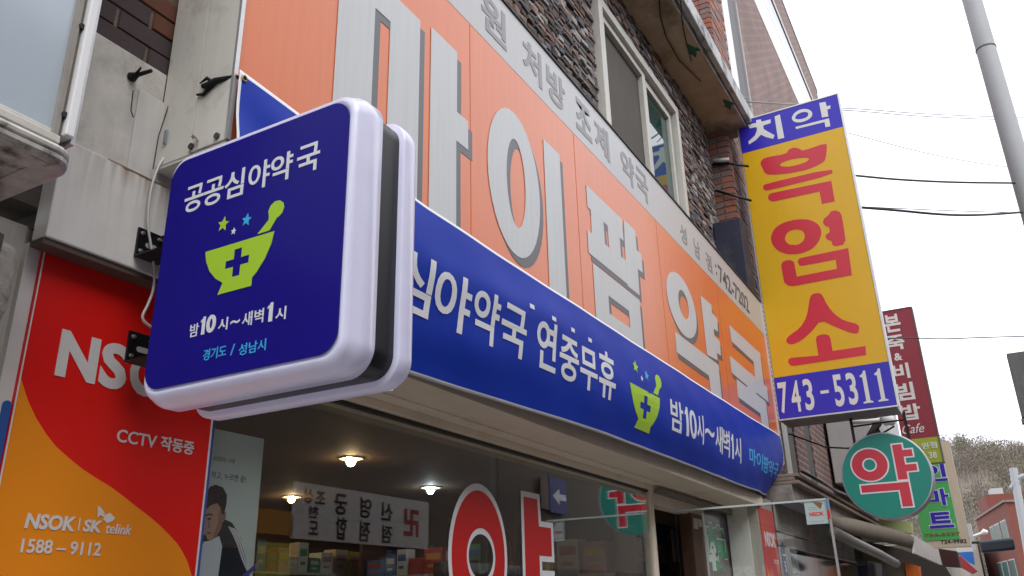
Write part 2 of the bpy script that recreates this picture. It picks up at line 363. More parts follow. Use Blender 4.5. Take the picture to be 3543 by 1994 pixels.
b = MB(); b.box(.75, 1.26, 1.786, 1.799, 1.411, 1.9); put('brick_mortar', b, M('brown_mortar', (.20, .155, .11), .95, var=.6, vs=30, bump=.6), lw)
# old bricks at the top left (single bricks)
bm_b = [(lambda q: q.mesh('brick', bricks_dark[k % 3]))(MB().add([(-.5, 0, -.5), (.5, 0, -.5), (.5, 0, .5), (-.5, 0, .5), (-.48, -1, -.46), (.47, -.9, -.47), (.48, -1, .45), (-.47, -.85, .47)], [(4, 5, 6, 7), (0, 1, 5, 4), (1, 2, 6, 5), (2, 3, 7, 6), (3, 0, 4, 7)])) for k in range(6)]
for row in range(4):
    z0 = 1.417 + row*.062
    for k in range(3):
        x0 = .80 + k*.195 + (row % 2)*.095
        o = bpy.data.objects.new('brick', bm_b[rr.randrange(6)]); COL.objects.link(o); o.parent = lw; o.matrix_parent_inverse = Matrix.Translation(-lw.location)
        o.location = (x0+.09, 1.788, z0+.026); o.scale = (.188, rr.uniform(.007, .013), .058)
b = MB(); b.tube([(1.138, 1.75, 1.34), (1.150, 1.70, 1.345)], [.006, .005], 8); b.tube([(1.138, 1.749, 1.34), (1.132, 1.72, 1.352)], [.006, .002], 6); b.tube([(1.138, 1.762, 1.34), (1.138, 1.744, 1.34)], [.014, .008], 9)
solo('anchor_bolt', b, M('tarred_bolt', (.012, .01, .01), .9, bump=1, bs=300), 'blackened stub of a bolt sticking out of the grey plaster', 'bolt')
# concrete wall of the left neighbour (below the window box)
nb = thing('neighbour_building', 'weathered concrete building with a white framed shop window at far left', 'building', (-2, 1.9, GZ))
b = MB(); b.box(-6, .90, 1.86, 2.1, GZ, .86); put('wall', b, concrete, nb)
b = MB(); P = [(.902, 1.80, .80), (.905, 1.80, .55), (.90, 1.81, .3), (.905, 1.80, -.2), (.9, 1.8, GZ)]; b.tube(P, [.022, .014, .02, .016, .018], 9); put('edge_strip', b, M('crumbling_render', (.17, .16, .14), .95, var=.6, vs=25, bump=1., bs=60), nb)
b = MB(); b.box(.99, 1.57, 1.84, 1.95, GZ, .86); put('wall', b, concrete, nb)
b = MB(); b.box(.90, .9885, 1.83, 2.1, GZ, .86); put('wall', b, M('pale_render', (.66, .63, .57), .9, var=.35, vs=4, streak=.3, bump=.2), nb)
b = MB(); pr = [(1.455, .8205), (1.475, .80), (1.55, .775), (1.66, .757), (1.76, .745), (1.858, .70), (1.858, .820)]
xs_ = [-6, -2, 0, .35, .55, .68, .76, .82, .86, .88]; vs_ = []; fs_ = []
for i, x in enumerate(xs_):
    k_ = max(0, (x-.60)/.28); 
    for y, z_ in pr: vs_.append((x, y + (1.80-y)*k_**2.2*.9 if y < 1.80 else y, z_ + .006*math.sin(9*x+20*y)))
n = len(pr)
for i in range(len(xs_)-1):
    for k in range(n): fs_.append((i*n+k, i*n+(k+1) % n, (i+1)*n+(k+1) % n, (i+1)*n+k))
fs_.append(tuple(range((len(xs_)-1)*n, len(xs_)*n))); b.add(vs_, fs_); fixn_later = put('sill_underside', b, concrete, nb)
b = MB(); b.box(.86, .975, 1.80, 1.859, .62, .80); put('corner_lump', b, concrete, nb, bevel=.03, seg=4)
wb = thing('bay_window', 'projecting milky shop window with white frame and moulded sill at far left', 'window', (-1, 1.6, GZ))
b = MB(); b.box(-6, .79, 1.455, 1.50, .897, 4.5); put('pane', b, M('milky_window', (.46, .53, .60), .12, spec=.8, var=.12, vs=1.2), wb)
b = MB(); b.box(.790, .803, 1.447, 1.52, .884, 4.5); put('inner_frame', b, M('grimy_frame', (.40, .37, .33), .6, streak=.5, var=.3, vs=20), wb)
b = MB(); b.box(.803, .811, 1.452, 1.52, .884, 4.5); put('frame_groove', b, M('grimy_groove', (.20, .18, .15), .8, var=.5, vs=30), wb)
b = MB(); b.box(.811, .829, 1.436, 1.76, .889, 4.5); put('outer_frame', b, M('bright_white_frame', (.82, .82, .82), .35), wb, bevel=.003)
b = MB(); b.box(.8295, .838, 1.446, 1.76, .880, 4.5); put('frame_trim', b, alum, wb)
b = MB()
for k, (zz, zz1, y) in enumerate(((.884, .8965, 1.452), (.866, .882, 1.440), (.862, .8655, 1.450))): b.box(-6, .805, y, 1.52, zz, zz1)
put('bottom_frame', b, frame_w, wb, bevel=.002)
b = MB()
prof = [(1.448, .862), (1.436, .860), (1.432, .853), (1.433, .847), (1.441, .845), (1.440, .842), (1.432, .839), (1.433, .831), (1.442, .825), (1.458, .822), (1.50, .821)]
rings = []
for t, (px_, yo) in enumerate([(-6, 0), (.80, 0)] + [(.80+.036*math.sin(R(a)), 1-math.cos(R(a))) for a in (15, 30, 45, 60, 75, 90)]+[(.836, 5.5)]):
    rings.append([(px_ + (0 if t < 2 else (1.448-y)*math.sin(R(min(90, 15*(t-1))))), y + (0 if t < 2 else yo*.055 + (1.448-y)*(1-math.cos(R(min(90, 15*(t-1)))))), z_) for y, z_ in prof])
n = len(prof); vsx = [p for r_ in rings for p in r_]; fsx = [(i*n+k, i*n+k+1, (i+1)*n+k+1, (i+1)*n+k) for i in range(len(rings)-1) for k in range(n-1)]
b.add(vsx, fsx); put('moulded_sill', b, M('stained_white_moulding', (.62, .59, .55), .4, var=.5, vs=30, dirt=((.06, .05, .04), 14, .95), ), wb)
b = MB(); b.box(-6, .80, 1.452, 1.80, .8225, .8835); put('sill_core', b, concrete, wb)
for z0 in (.935, 1.148): b = MB(); b.tube([(.807, 1.4515, z0), (.807, 1.444, z0)], .0065, 10); put('rivet', b, darkm, wb)

# ------------------------------------------------------------------ orange shop sign box
sg = thing('shop_sign', 'long orange shop sign box with huge silver Korean letters above the blue banner', 'sign', (4.3, 1.6, 1.1))
X0, X1, ZB, ZM, ZT = 1.245, 7.49, 1.12, 2.28, 2.60
b = MB(); b.box(X0+.006, X1-.02, 1.50, 1.745, ZB, ZM-.001); put('orange_face', b, orange, sg)
b = MB(); b.box(X0+.006, X1-.02, 1.499, 1.745, ZM, ZT); put('pale_strip', b, striplight, sg)
b = MB(); b.box(X0-.004, X0+.004, 1.494, 1.624, ZB, ZT+.01); put('side_panel', b, cream, sg, bevel=.002)
b = MB(); b.box(X0-.002, X0+.005, 1.628, 1.764, ZB-.004, ZT+.01); put('side_panel', b, cream, sg, bevel=.002)
b = MB(); b.box(X0-.006, X0+.007, 1.489, 1.4975, ZB, ZT); put('corner_trim', b, alum, sg)
b = MB(); b.box(X1-.022, X1+.006, 1.489, 1.52, ZB, ZT); put('corner_trim', b, alum, sg)
b = MB(); b.box(X0-.004, X1, 1.492, 1.76, ZT+.0012, ZT+.013); put('top_flashing', b, M('black_flashing', (.02, .02, .02), .6), sg)
b = MB(); b.box(X0, X1, 1.496, 1.76, ZB-.012, ZB-.002); put('bottom_panel', b, cream, sg)
b = MB()
for k in range(34): 
    zz = ZB+.02+k*.044; b.box(X1-.015, X1+.0075, 1.486, 1.4885, zz, zz+.022)
put('end_trim_perforation', b, M('trim_slot', (.25, .22, .2), .6), sg)
for k_, xs in enumerate((2.41, 3.41, 4.62, 5.93)):
    b = MB(); b.box(xs, xs+.004, 1.4988, 1.4998, ZB+.01, ZM-.004); put('panel_seam', b, M('seam_tone', (.66, .165, .05), .5), sg)
# big letters
LZ = 1.085
letters = [
 [rc(1.62, 1.15, 2.06, 2.052), [(1.80, 1.28), (1.80, 1.925), (1.885, 1.925), (1.885, 1.28)]],
 [[(2.13, LZ), (2.305, LZ), (2.305, 1.665), (2.39, 1.665), (2.39, 1.795), (2.31, 1.795), (2.312, 2.072), (2.132, 2.072)]],
 [ell(2.765, 1.70, .227, .345, 36), ell(2.775, 1.70, .083, .212, 28, True)],
 [rc(3.055, LZ, 3.225, 2.06)],
 [[(3.533, 2.035), (3.533, 1.907), (3.572, 1.907), (3.567, 1.772), (3.512, 1.772), (3.512, 1.645), (4.022, 1.645), (4.022, 1.635), (4.20, 1.635), (4.205, 1.80), (4.285, 1.803), (4.29, 1.92), (4.215, 1.92), (4.215, 2.045), (4.043, 2.045), (4.022, 1.785), (3.955, 1.785), (3.955, 1.90), (4.013, 1.90), (4.013, 2.035)],
  [(3.733, 1.905), (3.79, 1.905), (3.79, 1.776), (3.733, 1.776)]],
 [rc(3.555, 1.26, 4.19, 1.605), [(3.73, 1.39), (3.73, 1.487), (4.012, 1.487), (4.012, 1.39)]],
 [ell(4.995, 1.82, .295, .212, 36), ell(5.03, 1.835, .105, .098, 26, True)],
 [[(5.46, 1.60), (5.715, 1.62), (5.715, 1.677), (5.825, 1.681), (5.832, 1.795), (5.705, 1.803), (5.705, 1.855), (5.815, 1.862), (5.84, 1.972), (5.712, 1.978), (5.718, 2.043), (5.458, 2.035)]],
 [[(4.79, 1.583), (4.778, 1.448), (5.445, 1.448), (5.45, 1.25), (5.70, 1.25), (5.722, 1.590)]],
 [[(6.178, 2.018), (6.19, 1.887), (6.857, 1.886), (6.836, 1.746), (6.075, 1.746), (6.072, 1.612), (6.512, 1.606), (6.512, 1.592), (6.20, 1.592), (6.177, 1.447), (6.852, 1.447), (6.855, 1.25), (7.10, 1.25), (7.116, 1.596), (6.80, 1.596), (6.80, 1.612), (7.228, 1.612), (7.235, 1.745), (7.13, 1.747), (7.150, 2.032)]],
]
fr = FY(1.50)
for lp in letters:
    geo = shape2d(lp)
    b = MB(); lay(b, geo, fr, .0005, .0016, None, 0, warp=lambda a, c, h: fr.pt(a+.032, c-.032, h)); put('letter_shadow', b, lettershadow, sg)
    b = MB(); lay(b, geo, fr, .0018, .003); put('letter', b, lettergrey, sg)
b = MB(); f2 = FY(1.499)
for ch, x0, x1 in (('병', 2.10, 2.33), ('원', 2.505, 2.721), ('처', 2.876, 3.069), ('방', 3.124, 3.331), ('조', 3.456, 3.655), ('제', 3.70, 3.90), ('약', 4.078, 4.285), ('국', 4.315, 4.522)):
    b = MB(); write(b, ch, f2, (x0, 2.338, x1, 2.538), .028); put('small_letter', b, smallgrey, sg)
for ch, x0, x1 in (('성', 5.13, 5.275), ('남', 5.44, 5.575), ('점', 5.725, 5.87)): b = MB(); write(b, ch, f2, (x0, 2.338, x1, 2.478), .014); put('small_letter', b, smallgrey, sg)
b = MB(); write(b, ':', f2, (5.975, 2.37, 6.0, 2.46), .012); write(b, '742-7202', f2, (6.05, 2.335, 6.955, 2.485), .012)
put('phone_number', b, M('worn_dark_print', (.12, .11, .10), .6, var=.5, vs=30), sg)
for (px_, py_) in ((663, 508), (752, 472)):
    b = MB(); q = onX(px_, py_, X0-.005); b.tube([(X0-.004, q.y, q.z), (X0-.010, q.y, q.z)], .009, 10); put('rivet', b, M('dirty_rivet', (.08, .06, .05), .8), sg)
q = onX(683, 485, X0-.005); b = MB(); b.tube([(X0-.004, q.y, q.z), (X0-.02, q.y-.012, q.z-.006)], .003, 6); b.tube([(X0-.02, q.y+.004, q.z+.008), (X0-.012, q.y+.002, q.z+.004)], .006, 8); put('screw', b, screwm, sg)
q = onX(572, 475, X0-.005); b = MB(); b.box(X0-.008, X0-.004, q.y-.007, q.y+.004, q.z-.022, q.z+.02); put('cable_clip', b, M('torn_clip', (.3, .36, .4), .6, var=.5, vs=60), sg)

# header moulding under the sign (closes the sign down to the glass)
hd = thing('header_moulding', 'beige moulded header strip above the shop glass under the banner', 'moulding', (4, 1.8, .7))
steps = ((1.58, .80, .716), (1.76, .7157, .708), (1.825, .7077, .678))
for y, zt, zb in steps:
    b = MB(); b.box(1.58, 6.9, y, 1.95, zb, zt); put('moulding_step', b, cream2, hd, bevel=.003)
b = MB(); b.box(1.25, 7.30, 1.77, 1.82, .88, 1.108); put('backing_board', b, cream2, hd)

# ------------------------------------------------------------------ blue banner
def lerp(x, xs, ys):
    if x <= xs[0]: return ys[0]
    for i in range(len(xs)-1):
        if x <= xs[i+1]: return ys[i] + (ys[i+1]-ys[i])*(x-xs[i])/(xs[i+1]-xs[i])
    return ys[-1]
PS = [0, .2, .4, .6, .8, 1]
BX = [1.25, 2.3, 3.4, 6.6, 7.1, 7.45]
BY = [[1.482, 1.466, 1.470, 1.492, 1.520, 1.56], [1.482, 1.466, 1.470, 1.490, 1.515, 1.55], [1.482, 1.466, 1.464, 1.468, 1.485, 1.53], [1.482, 1.466, 1.464, 1.470, 1.490, 1.54], [1.484, 1.468, 1.468, 1.485, 1.530, 1.60], [1.490, 1.476, 1.480, 1.515, 1.590, 1.69]]
BZX = [1.25, 2.09, 2.7, 3.67, 5.0, 6.0, 6.9, 7.45]
BZT = [1.325, 1.29, 1.293, 1.302, 1.316, 1.328, 1.345, 1.36]; BZB = [.69, .713, .731, .760, .778, .781, .806, .86]
def byf(X, s):
    s = max(0, min(1, s)); return lerp(X, BX, [lerp(s, PS, row) for row in BY])
def bys(X, s): return sum(byf(X, s+d) for d in (-.1, -.05, 0, .05, .1))/5
def ban(X, s, h=0):
    zt = lerp(X, BZX, BZT); zb = lerp(X, BZX, BZB)
    y = bys(X, s); dy = bys(X, s+.05)-bys(X, s-.05); dz = -(.1)*(zt-zb)
    wr = .0015*math.sin(X*5.1+s*7) + .001*math.sin(X*13-s*11) + .010*math.exp(-((X-1.25)/.35)**2)*math.sin((s*1.4-(X-1.25)*1.5)*9)*min(1, s*3)
    wr += .006*math.exp(-((X-2.5)/.9)**2)*math.sin((s+.16*X)*15)*(1-s)*min(1, s*3) + .0025*math.sin(X*2.3-s*9)*s
    nx = Vector((0, dz, -dy)).normalized()
    return Vector((X, y + min(wr, .012), zt + (zb-zt)*s)) + nx*h
bn = thing('blue_banner', 'long royal blue cloth banner with white lettering and a lime mortar logo', 'banner', (4.3, 1.5, 1.0))
b = MB(); nx_, ns_ = 160, 22; Xs = [1.247 + (7.452-1.247)*i/nx_ for i in range(nx_+1)]; Ss = [0, .018] + [.018+.96*j/(ns_-2) for j in range(1, ns_-1)] + [1.0]
ns_ = len(Ss)-1; Xs = [1.247, 1.256]+Xs[1:-1]+[7.44, 7.452]; nx_ = len(Xs)-1
vs_ = [ban(x, s) for x in Xs for s in Ss]; fs_ = []; mi_ = []
for i in range(nx_):
    for j in range(ns_):
        fs_.append((i*(ns_+1)+j, i*(ns_+1)+j+1, (i+1)*(ns_+1)+j+1, (i+1)*(ns_+1)+j)); mi_.append(1 if (j in (0, ns_-1) or i in (0, nx_-1)) else 0)
b.add(vs_, fs_, mi_)
bo = put('cloth', b, [bannerblue, whiteedge], bn, smooth=True)
md = bo.modifiers.new('thickness', 'SOLIDIFY'); md.thickness = .0012; md.offset = -1 if False else 1
def slice_mesh(geo, n, axis=1):
    vs, fs = geo; bm = bmesh.new(); bv = [bm.verts.new(v) for v in vs]
    for f in fs:
        try: bm.faces.new([bv[i] for i in f])
        except ValueError: pass
    ys = [v.y for v in vs]; y0, y1 = min(ys), max(ys)
    for k in range(1, n):
        bmesh.ops.bisect_plane(bm, geom=bm.verts[:]+bm.edges[:]+bm.faces[:], plane_co=(0, y0+(y1-y0)*k/n, 0), plane_no=(0, 1, 0), dist=1e-6)
    bm.verts.index_update(); o = ([v.co.copy() for v in bm.verts], [tuple(v.index for v in f.verts) for f in bm.faces]); bm.free(); return o
def bwrite(body, x0, x1, s0, s1, mat, bold=.02, geo=None, name='lettering'):
    geo = slice_mesh(geo or text2d(body, bold), 10)
    b = MB(); lay(b, geo, None, .0022, .0034, (x0, -s1, x1, -s0), warp=lambda a, c, h: ban(a, -c, h)); return put(name, b, mat, bn)
for ch, x0, x1, s0, s1 in (('공', 1.47, 1.67, .335, .685), ('공', 1.70, 1.90, .335, .685), ('심', 1.935, 2.135, .335, .68), ('야', 2.15, 2.372, .332, .685), ('약', 2.392, 2.568, .335, .682), ('국', 2.588, 2.778, .342, .685), ('연', 2.866, 3.040, .312, .685), ('중', 3.072, 3.252, .355, .697), ('무', 3.27, 3.452, .358, .708), ('휴', 3.472, 3.660, .295, .712)):
    bwrite(ch, x0, x1, s0, s1, white, .018)
for x0 in (2.794, 2.987, 3.178, 3.363):
    bwrite('', x0, x0+.036, .256, .289, white, geo=shape2d([rc(0, 0, 1, 1)]), name='accent_mark')
for ch, x0, x1, s0, s1 in (('밤', 4.465, 4.680, .39, .725), ('1', 4.715, 4.775, .40, .72), ('0', 4.80, 4.93, .40, .72), ('시', 4.945, 5.075, .40, .73), ('~', 5.10, 5.30, .52, .60), ('새', 5.33, 5.50, .41, .735), ('벽', 5.515, 5.67, .41, .735), ('1', 5.71, 5.765, .42, .73), ('시', 5.80, 5.96, .42, .74)):
    bwrite(ch, x0, x1, s0, s1, white, .012, geo=shape2d([ONE]) if ch == '1' else None)
for k, ch in enumerate('마이팜약국'): bwrite(ch, 6.175+k*.215, 6.175+k*.215+.195, .475+.012*k, .70+.012*k, cyan, .012)
def mortar_logo(put2d):                        # unit bowl: x 0..1, y 0..1, pestle above
    bowl = [(0, 1), (.03, .78), (.10, .55), (.20, .36), (.32, .22), (.26, 0), (.74, 0), (.74, .16), (.80, .25), (.90, .48), (.97, .75), (1, 1)]
    cross = [(.445, .86), (.555, .86), (.555, .66), (.67, .66), (.67, .50), (.555, .50), (.555, .29), (.445, .29), (.445, .50), (.33, .50), (.33, .66), (.445, .66)]
    pestle = [(.762, 1.045), (.93, 1.045), (1.025, 1.28)] + [(1.0+.11*math.cos(R(a)), 1.45+.19*math.sin(R(a))) for a in (-70, -35, 0, 35, 70, 105, 140, 175, 210)] + [(.905, 1.28)]
    put2d([bowl, cross[::-1]], 'g'); put2d([pestle], 'g')
    put2d([star(.23, 1.50, .088, -8)], 'g'); put2d([star(.40, 1.27, .042, -8)], 'w'); put2d([star(.58, 1.43, .075, -8)], 'c')
mc = {'g': limegreen, 'w': white, 'c': cyan}
def put_banner(loops, c):
    L2 = [[(3.848+.438*x, -(.847-.382*y)) for x, y in lp] for lp in loops]
    geo = slice_mesh(shape2d(L2), 6); b = MB(); lay(b, geo, None, .0022, .0034, None, warp=lambda a, q, h: ban(a, -q, h)); put('mortar_logo', b, mc[c], bn)
mortar_logo(put_banner)
e = ban(1.262, .03, .004); b = MB()
b.tube([e+Vector((.008*math.cos(R(a)), 0, .008*math.sin(R(a)))) for a in range(0, 361, 30)], .0025, 6); put('eyelet', b, brass, bn, smooth=True)
b = MB(); P = [e+Vector((0, -.003, 0)), e+Vector((-.015, .02, .003)), Vector((1.235, 1.55, e.z+.004)), Vector((1.234, 1.575, e.z-.004)), Vector((1.236, 1.60, e.z+.006))]
b.tube(P, [.004, .006, .009, .012, .007], 7); b.tube([Vector((1.236, 1.575, e.z-.01)), Vector((1.236, 1.595, e.z-.022)), Vector((1.236, 1.62, e.z-.014))], [.006, .005, .003], 6); b.tube([Vector((1.233, 1.56, e.z)), Vector((1.23, 1.58, e.z+.02)), Vector((1.233, 1.61, e.z+.016))], [.006, .005, .002], 6)
solo('rope_knot', b, M('black_rope', (.01, .01, .01), .9, bump=1, bs=400), 'black rope knot tying the banner corner to the sign', 'rope', smooth=True)

# ------------------------------------------------------------------ square light box
lb = thing('light_box_sign', 'square dark blue projecting light box with lime mortar and milky white rim', 'sign', (1.19, 1.21, .4))
u0, u1, v0, v1 = -1.492, -.930, .402, .990
def shell(x0, x1, prof):                        # prof: list of (x, inset)
    vs, fs = [], []; n = None
    for x, ins in prof:
        loop = rrect(u0+ins, v0+ins, u1-ins, v1-ins, max(.058-ins*.8, .01), 10); n = len(loop)
        vs += [(x, -a, c) for a, c in loop]
    for i in range(len(prof)-1):
        for k in range(n): fs.append((i*n+k, i*n+(k+1) % n, (i+1)*n+(k+1) % n, (i+1)*n+k))
    fs.append(tuple(range(n-1, -1, -1))); fs.append(tuple((len(prof)-1)*n+k for k in range(n)))
    return MB().add(vs, fs)
def fixn(o):
    bm = bmesh.new(); bm.from_mesh(o.data); bmesh.ops.recalc_face_normals(bm, faces=bm.faces); bm.to_mesh(o.data); bm.free(); return o
f = 1.0875
fsh = shell(0, 0, [(f+.004, .030), (f, .026), (f+.0005, .020), (f+.006, .013), (f+.012, .010), (f+.020, .008), (f+.028, .003), (f+.040, 0), (f+.071, 0), (f+.073, .003)])
fixn(put('front_shell', fsh, shellwhite, lb, smooth=True, label='milky white front shell of the light box'))
fixn(put('body_band', shell(0, 0, [(f+.0735, .014), (f+.145, .014)]), black, lb))
fixn(put('back_shell', shell(0, 0, [(f+.1455, .003), (f+.148, 0), (f+.178, 0), (f+.188, .003), (f+.198, .009), (f+.205, .02), (f+.206, .035)]), shellwhite, lb, smooth=True, label='milky white rear shell of the light box'))
fb = FX(f)
b = MB(); lay(b, shape2d([rrect(-1.470, .434, -.958, .963, .045, 12)]), fb, -.0012, .0018); put('face_print', b, navy, lb)
b = MB()
cw_ = [(-1.4155, -1.358), (-1.356, -1.297), (-1.293, -1.236), (-1.223, -1.163), (-1.160, -1.100), (-1.088, -1.028)]
for (a, c), ch in zip(cw_, '공공심야약국'): write(b, ch, fb, (a, .823, c, .888), .014, h0=.0018, h1=.0028)
put('lettering', b, white, lb)
b = MB()
for s_, r_, bd in (('밤', (-1.347, .5285, -1.322, .5565), .008), ('1', (-1.3175, .5285, -1.3045, .5665), .04), ('0', (-1.3005, .5285, -1.274, .5665), .04), ('시', (-1.266, .527, -1.240, .553), .015), ('~', (-1.232, .535, -1.207, .5425), .012), ('새벽', (-1.200, .524, -1.144, .553), .008), ('1', (-1.1345, .5215, -1.1205, .560), .04), ('시', (-1.112, .5195, -1.086, .5455), .015)):
    write(b, s_, fb, r_, bd, h0=.0018, h1=.0028)
put('lettering', b, white, lb)
b = MB(); write(b, '경기도', fb, (-1.2995, .4715, -1.236, .495), .01, h0=.0018, h1=.0028); write(b, '/', fb, (-1.224, .4705, -1.213, .493), .006, h0=.0018, h1=.0028); write(b, '성남시', fb, (-1.2015, .466, -1.131, .4895), .01, h0=.0018, h1=.0028)
put('lettering', b, cyan, lb)
def put_lb(loops, c):
    L2 = [[(-1.3285+.194*x, .607+.106*y) for x, y in lp] for lp in loops]
    b = MB(); lay(b, shape2d(L2), fb, .0018, .0028); put('mortar_logo', b, mc[c], lb)
mortar_logo(put_lb)
# brackets
def bracket(x, z, lab, s=1.):
    t = thing('wall_bracket', lab, 'bracket', (x, 1.74, z), 'black brackets holding the light box')
    b = MB(); b.box(x-.036, x+.036, 1.737, 1.7435, z-.040, z+.040); put('plate', b, blackmetal, t, bevel=.001)
    b = MB(); b.box(x+.030, x+.036, 1.46, 1.737, z-.040, z+.040); put('arm', b, blackmetal, t)
    b = MB(); b.box(x-.036, x+.029, 1.66, 1.736, z-.040, z-.036); put('gusset', b, blackmetal, t)
    for a, c in ((-.024, .026), (.026, .026), (-.024, -.022), (.026, -.022)):
        b = MB(); b.tube([(x+a, 1.737, z+c), (x+a, 1.731, z+c)], [.006, .004], 8); put('screw', b, screwm, t)
    b = MB(); lay(b, shape2d([rrect(x-.012, z-.008, x+.022, z+.006, .0065, 5)]), FY(1.7368), 0, .001); put('slot', b, M('slot_grey', (.35, .33, .32), .8), t)
bracket(1.245, .885, 'upper black bracket holding the light box beside the white panel')
b2 = bracket(1.262, .615, 'lower black bracket of the light box in front of the red sign')
def PW(p, y): return onY(p[0], p[1], y)
b = MB(); P = [PW(p, 1.73) for p in ((566, 548), (548, 575), (525, 640), (513, 720), (512, 790), (522, 850), (535, 930), (533, 1000), (510, 1060), (495, 1085), (492, 1105), (510, 1125), (540, 1140))]
for _ in range(2): P = [P[0]] + [q for i in range(len(P)-1) for q in (P[i].lerp(P[i+1], .25), P[i].lerp(P[i+1], .75))] + [P[-1]]
b.tube(P, .0035, 6); solo('power_cable', b, cable_w, 'thin white cable running down the wall behind the light box', 'cable', smooth=True)

# ------------------------------------------------------------------ red and orange security sign
ns = thing('security_sign', 'large red and orange security company sign with white lettering at lower left', 'sign', (1.29, 1.81, 0))
b = MB(); b.box(1.020, 1.561, 1.803, 1.815, -.5, .821); put('red_panel', b, red, ns)
b = MB(); b.box(1.5565, 1.5605, 1.7995, 1.8025, -.5, .812); b.box(1.0205, 1.0225, 1.7995, 1.8025, -.5, .812); put('white_edge', b, white, ns)
q = uvY(1.803, 0, 1300, 2.089)
sw = [q(p) for p in ((150, 20), (172, 95), (200, 180), (260, 310), (330, 420), (400, 510), (500, 600), (600, 680), (700, 745), (800, 805), (900, 880), (1000, 960), (1080, 1020), (1150, 1080), (1220, 1150), (1280, 1215), (1320, 1280), (1355, 1350), (1385, 1450), (1395, 1560))]
xl = 1.0226
poly = [(xl, -.5)] + [(sw[-1][0]+.01, -.5)] + sw[::-1]; poly = [(max(a, xl), c) for a, c in poly]
f3 = FY(1.803); b = MB(); lay(b, shape2d([poly]), f3, .0002, .001); put('orange_swoosh', b, orange2, ns)
def zr(oxy, s, y, bl, tr):
    q = uvY(y, *oxy, s); a = q(bl); c = q(tr); return (a[0], a[1], c[0], c[1])
b = MB(); q1 = uvY(1.803, 0, 700, 2.071)
n0 = q1((385, 1245)); n1 = q1((715, 985)); n2 = q1((675, 1300)); n3 = q1((440, 905))
zb_, zt_ = (n0[1]+n2[1])/2, (n1[1]+n3[1])/2; wN = n2[0]-n0[0]
write(b, 'N', f3, (n0[0], zb_, n0[0]+wN, zt_), .045, h0=.0006, h1=.002)
write(b, 'S', f3, (n0[0]+wN*1.07, zb_-.002, n0[0]+wN*1.80, zt_+.002), .045, h0=.0006, h1=.002)
write(b, 'O', f3, (n0[0]+wN*1.88, zb_-.002, n0[0]+wN*2.85, zt_+.002), .045, h0=.0006, h1=.002)
write(b, 'K', f3, (n0[0]+wN*2.92, zb_, n0[0]+wN*3.6, zt_), .045, h0=.0006, h1=.002)
put('lettering', b, offwhite, ns)
b = MB(); q2 = uvY(1.803, 0, 1300, 2.089)
def rr2(l, t, r_, bt):   # four pixel points -> level rectangle
    L_, T_, R_, B_ = q2(l), q2(t), q2(r_), q2(bt); return (L_[0], B_[1], R_[0], T_[1])
write(b, 'CCTV', f3, rr2((845, 430), (880, 390), (1130, 470), (860, 480)), .012, h0=.0006, h1=.002)
write(b, '작동중', f3, rr2((1160, 480), (1200, 440), (1400, 520), (1180, 540)), .02, h0=.0006, h1=.002)
put('lettering', b, offwhite, ns)
b = MB()
write(b, 'NSOK', f3, rr2((175, 1070), (200, 992), (540, 1070), (200, 1106)), .035, h0=.0014, h1=.0026, shear=.1)
write(b, '|', f3, rr2((566, 1070), (570, 1030), (574, 1070), (568, 1120)), .0, h0=.0014, h1=.0026)
write(b, 'SK', f3, rr2((600, 1080), (625, 1040), (728, 1100), (620, 1130)), .035, h0=.0014, h1=.0026, shear=.12)
write(b, 'telink', f3, rr2((762, 1110), (800, 1068), (945, 1120), (780, 1142)), .008, h0=.0014, h1=.0026, shear=.15)
write(b, '1588 – 9112', f3, rr2((150, 1230), (170, 1178), (728, 1240), (170, 1282)), .016, h0=.0014, h1=.0026)
for lp in ([(703, 940), (730, 960), (752, 995), (745, 1022), (722, 1010), (703, 1026)], [(752, 1010), (790, 992), (828, 1030), (808, 1052), (770, 1068), (742, 1040)]):
    lay(b, shape2d([[q2(p) for p in lp]]), f3, .0014, .0026)
put('lettering', b, offwhite, ns)
b = MB(); b.box(.987, 1.0195, 1.812, 1.83, GZ, .815); solo('side_strip', b, M('pale_pvc', (.74, .72, .68), .5, var=.2), 'narrow pale strip left of the red security sign', 'strip')
b = MB(); lay(b, shape2d([rrect(1.000, .255, 1.0185, .448, .009, 5)]), FY(1.8115), 0, .004); solo('blue_tape', b, M('blue_tape_vinyl', (.02, .10, .36), .5), 'blue tape edge peeping out left of the red security sign', 'tape')
b = MB(); b.box(1.562, 1.575, 1.807, 1.86, -.5, .74); solo('blue_edge_strip', b, M('blue_strip_vinyl', (.05, .09, .36), .5), 'thin blue strip between the red sign and the shop window', 'strip')

# ------------------------------------------------------------------ shop front
sf = thing('glazed_storefront', 'glazed pharmacy shop front with a red and white letter on the window', 'shopfront', (4, 1.9, GZ))
b = MB(); b.box(1.575, 5.03, 1.85, 1.858, GZ+.3, .680); put('pane', b, glassfront, sf)
b = MB(); b.box(5.03, 5.085, 1.835, 1.90, GZ, .68); put('frame', b, cream2, sf, bevel=.003)
b = MB(); b.box(1.575, 5.03, 1.835, 1.90, GZ, GZ+.3); put('sill', b, cream2, sf)
b = MB(); b.box(1.575, 5.03, 1.845, 1.868, .664, .677); put('frame', b, M('black_gasket', (.03, .025, .02), .6), sf)
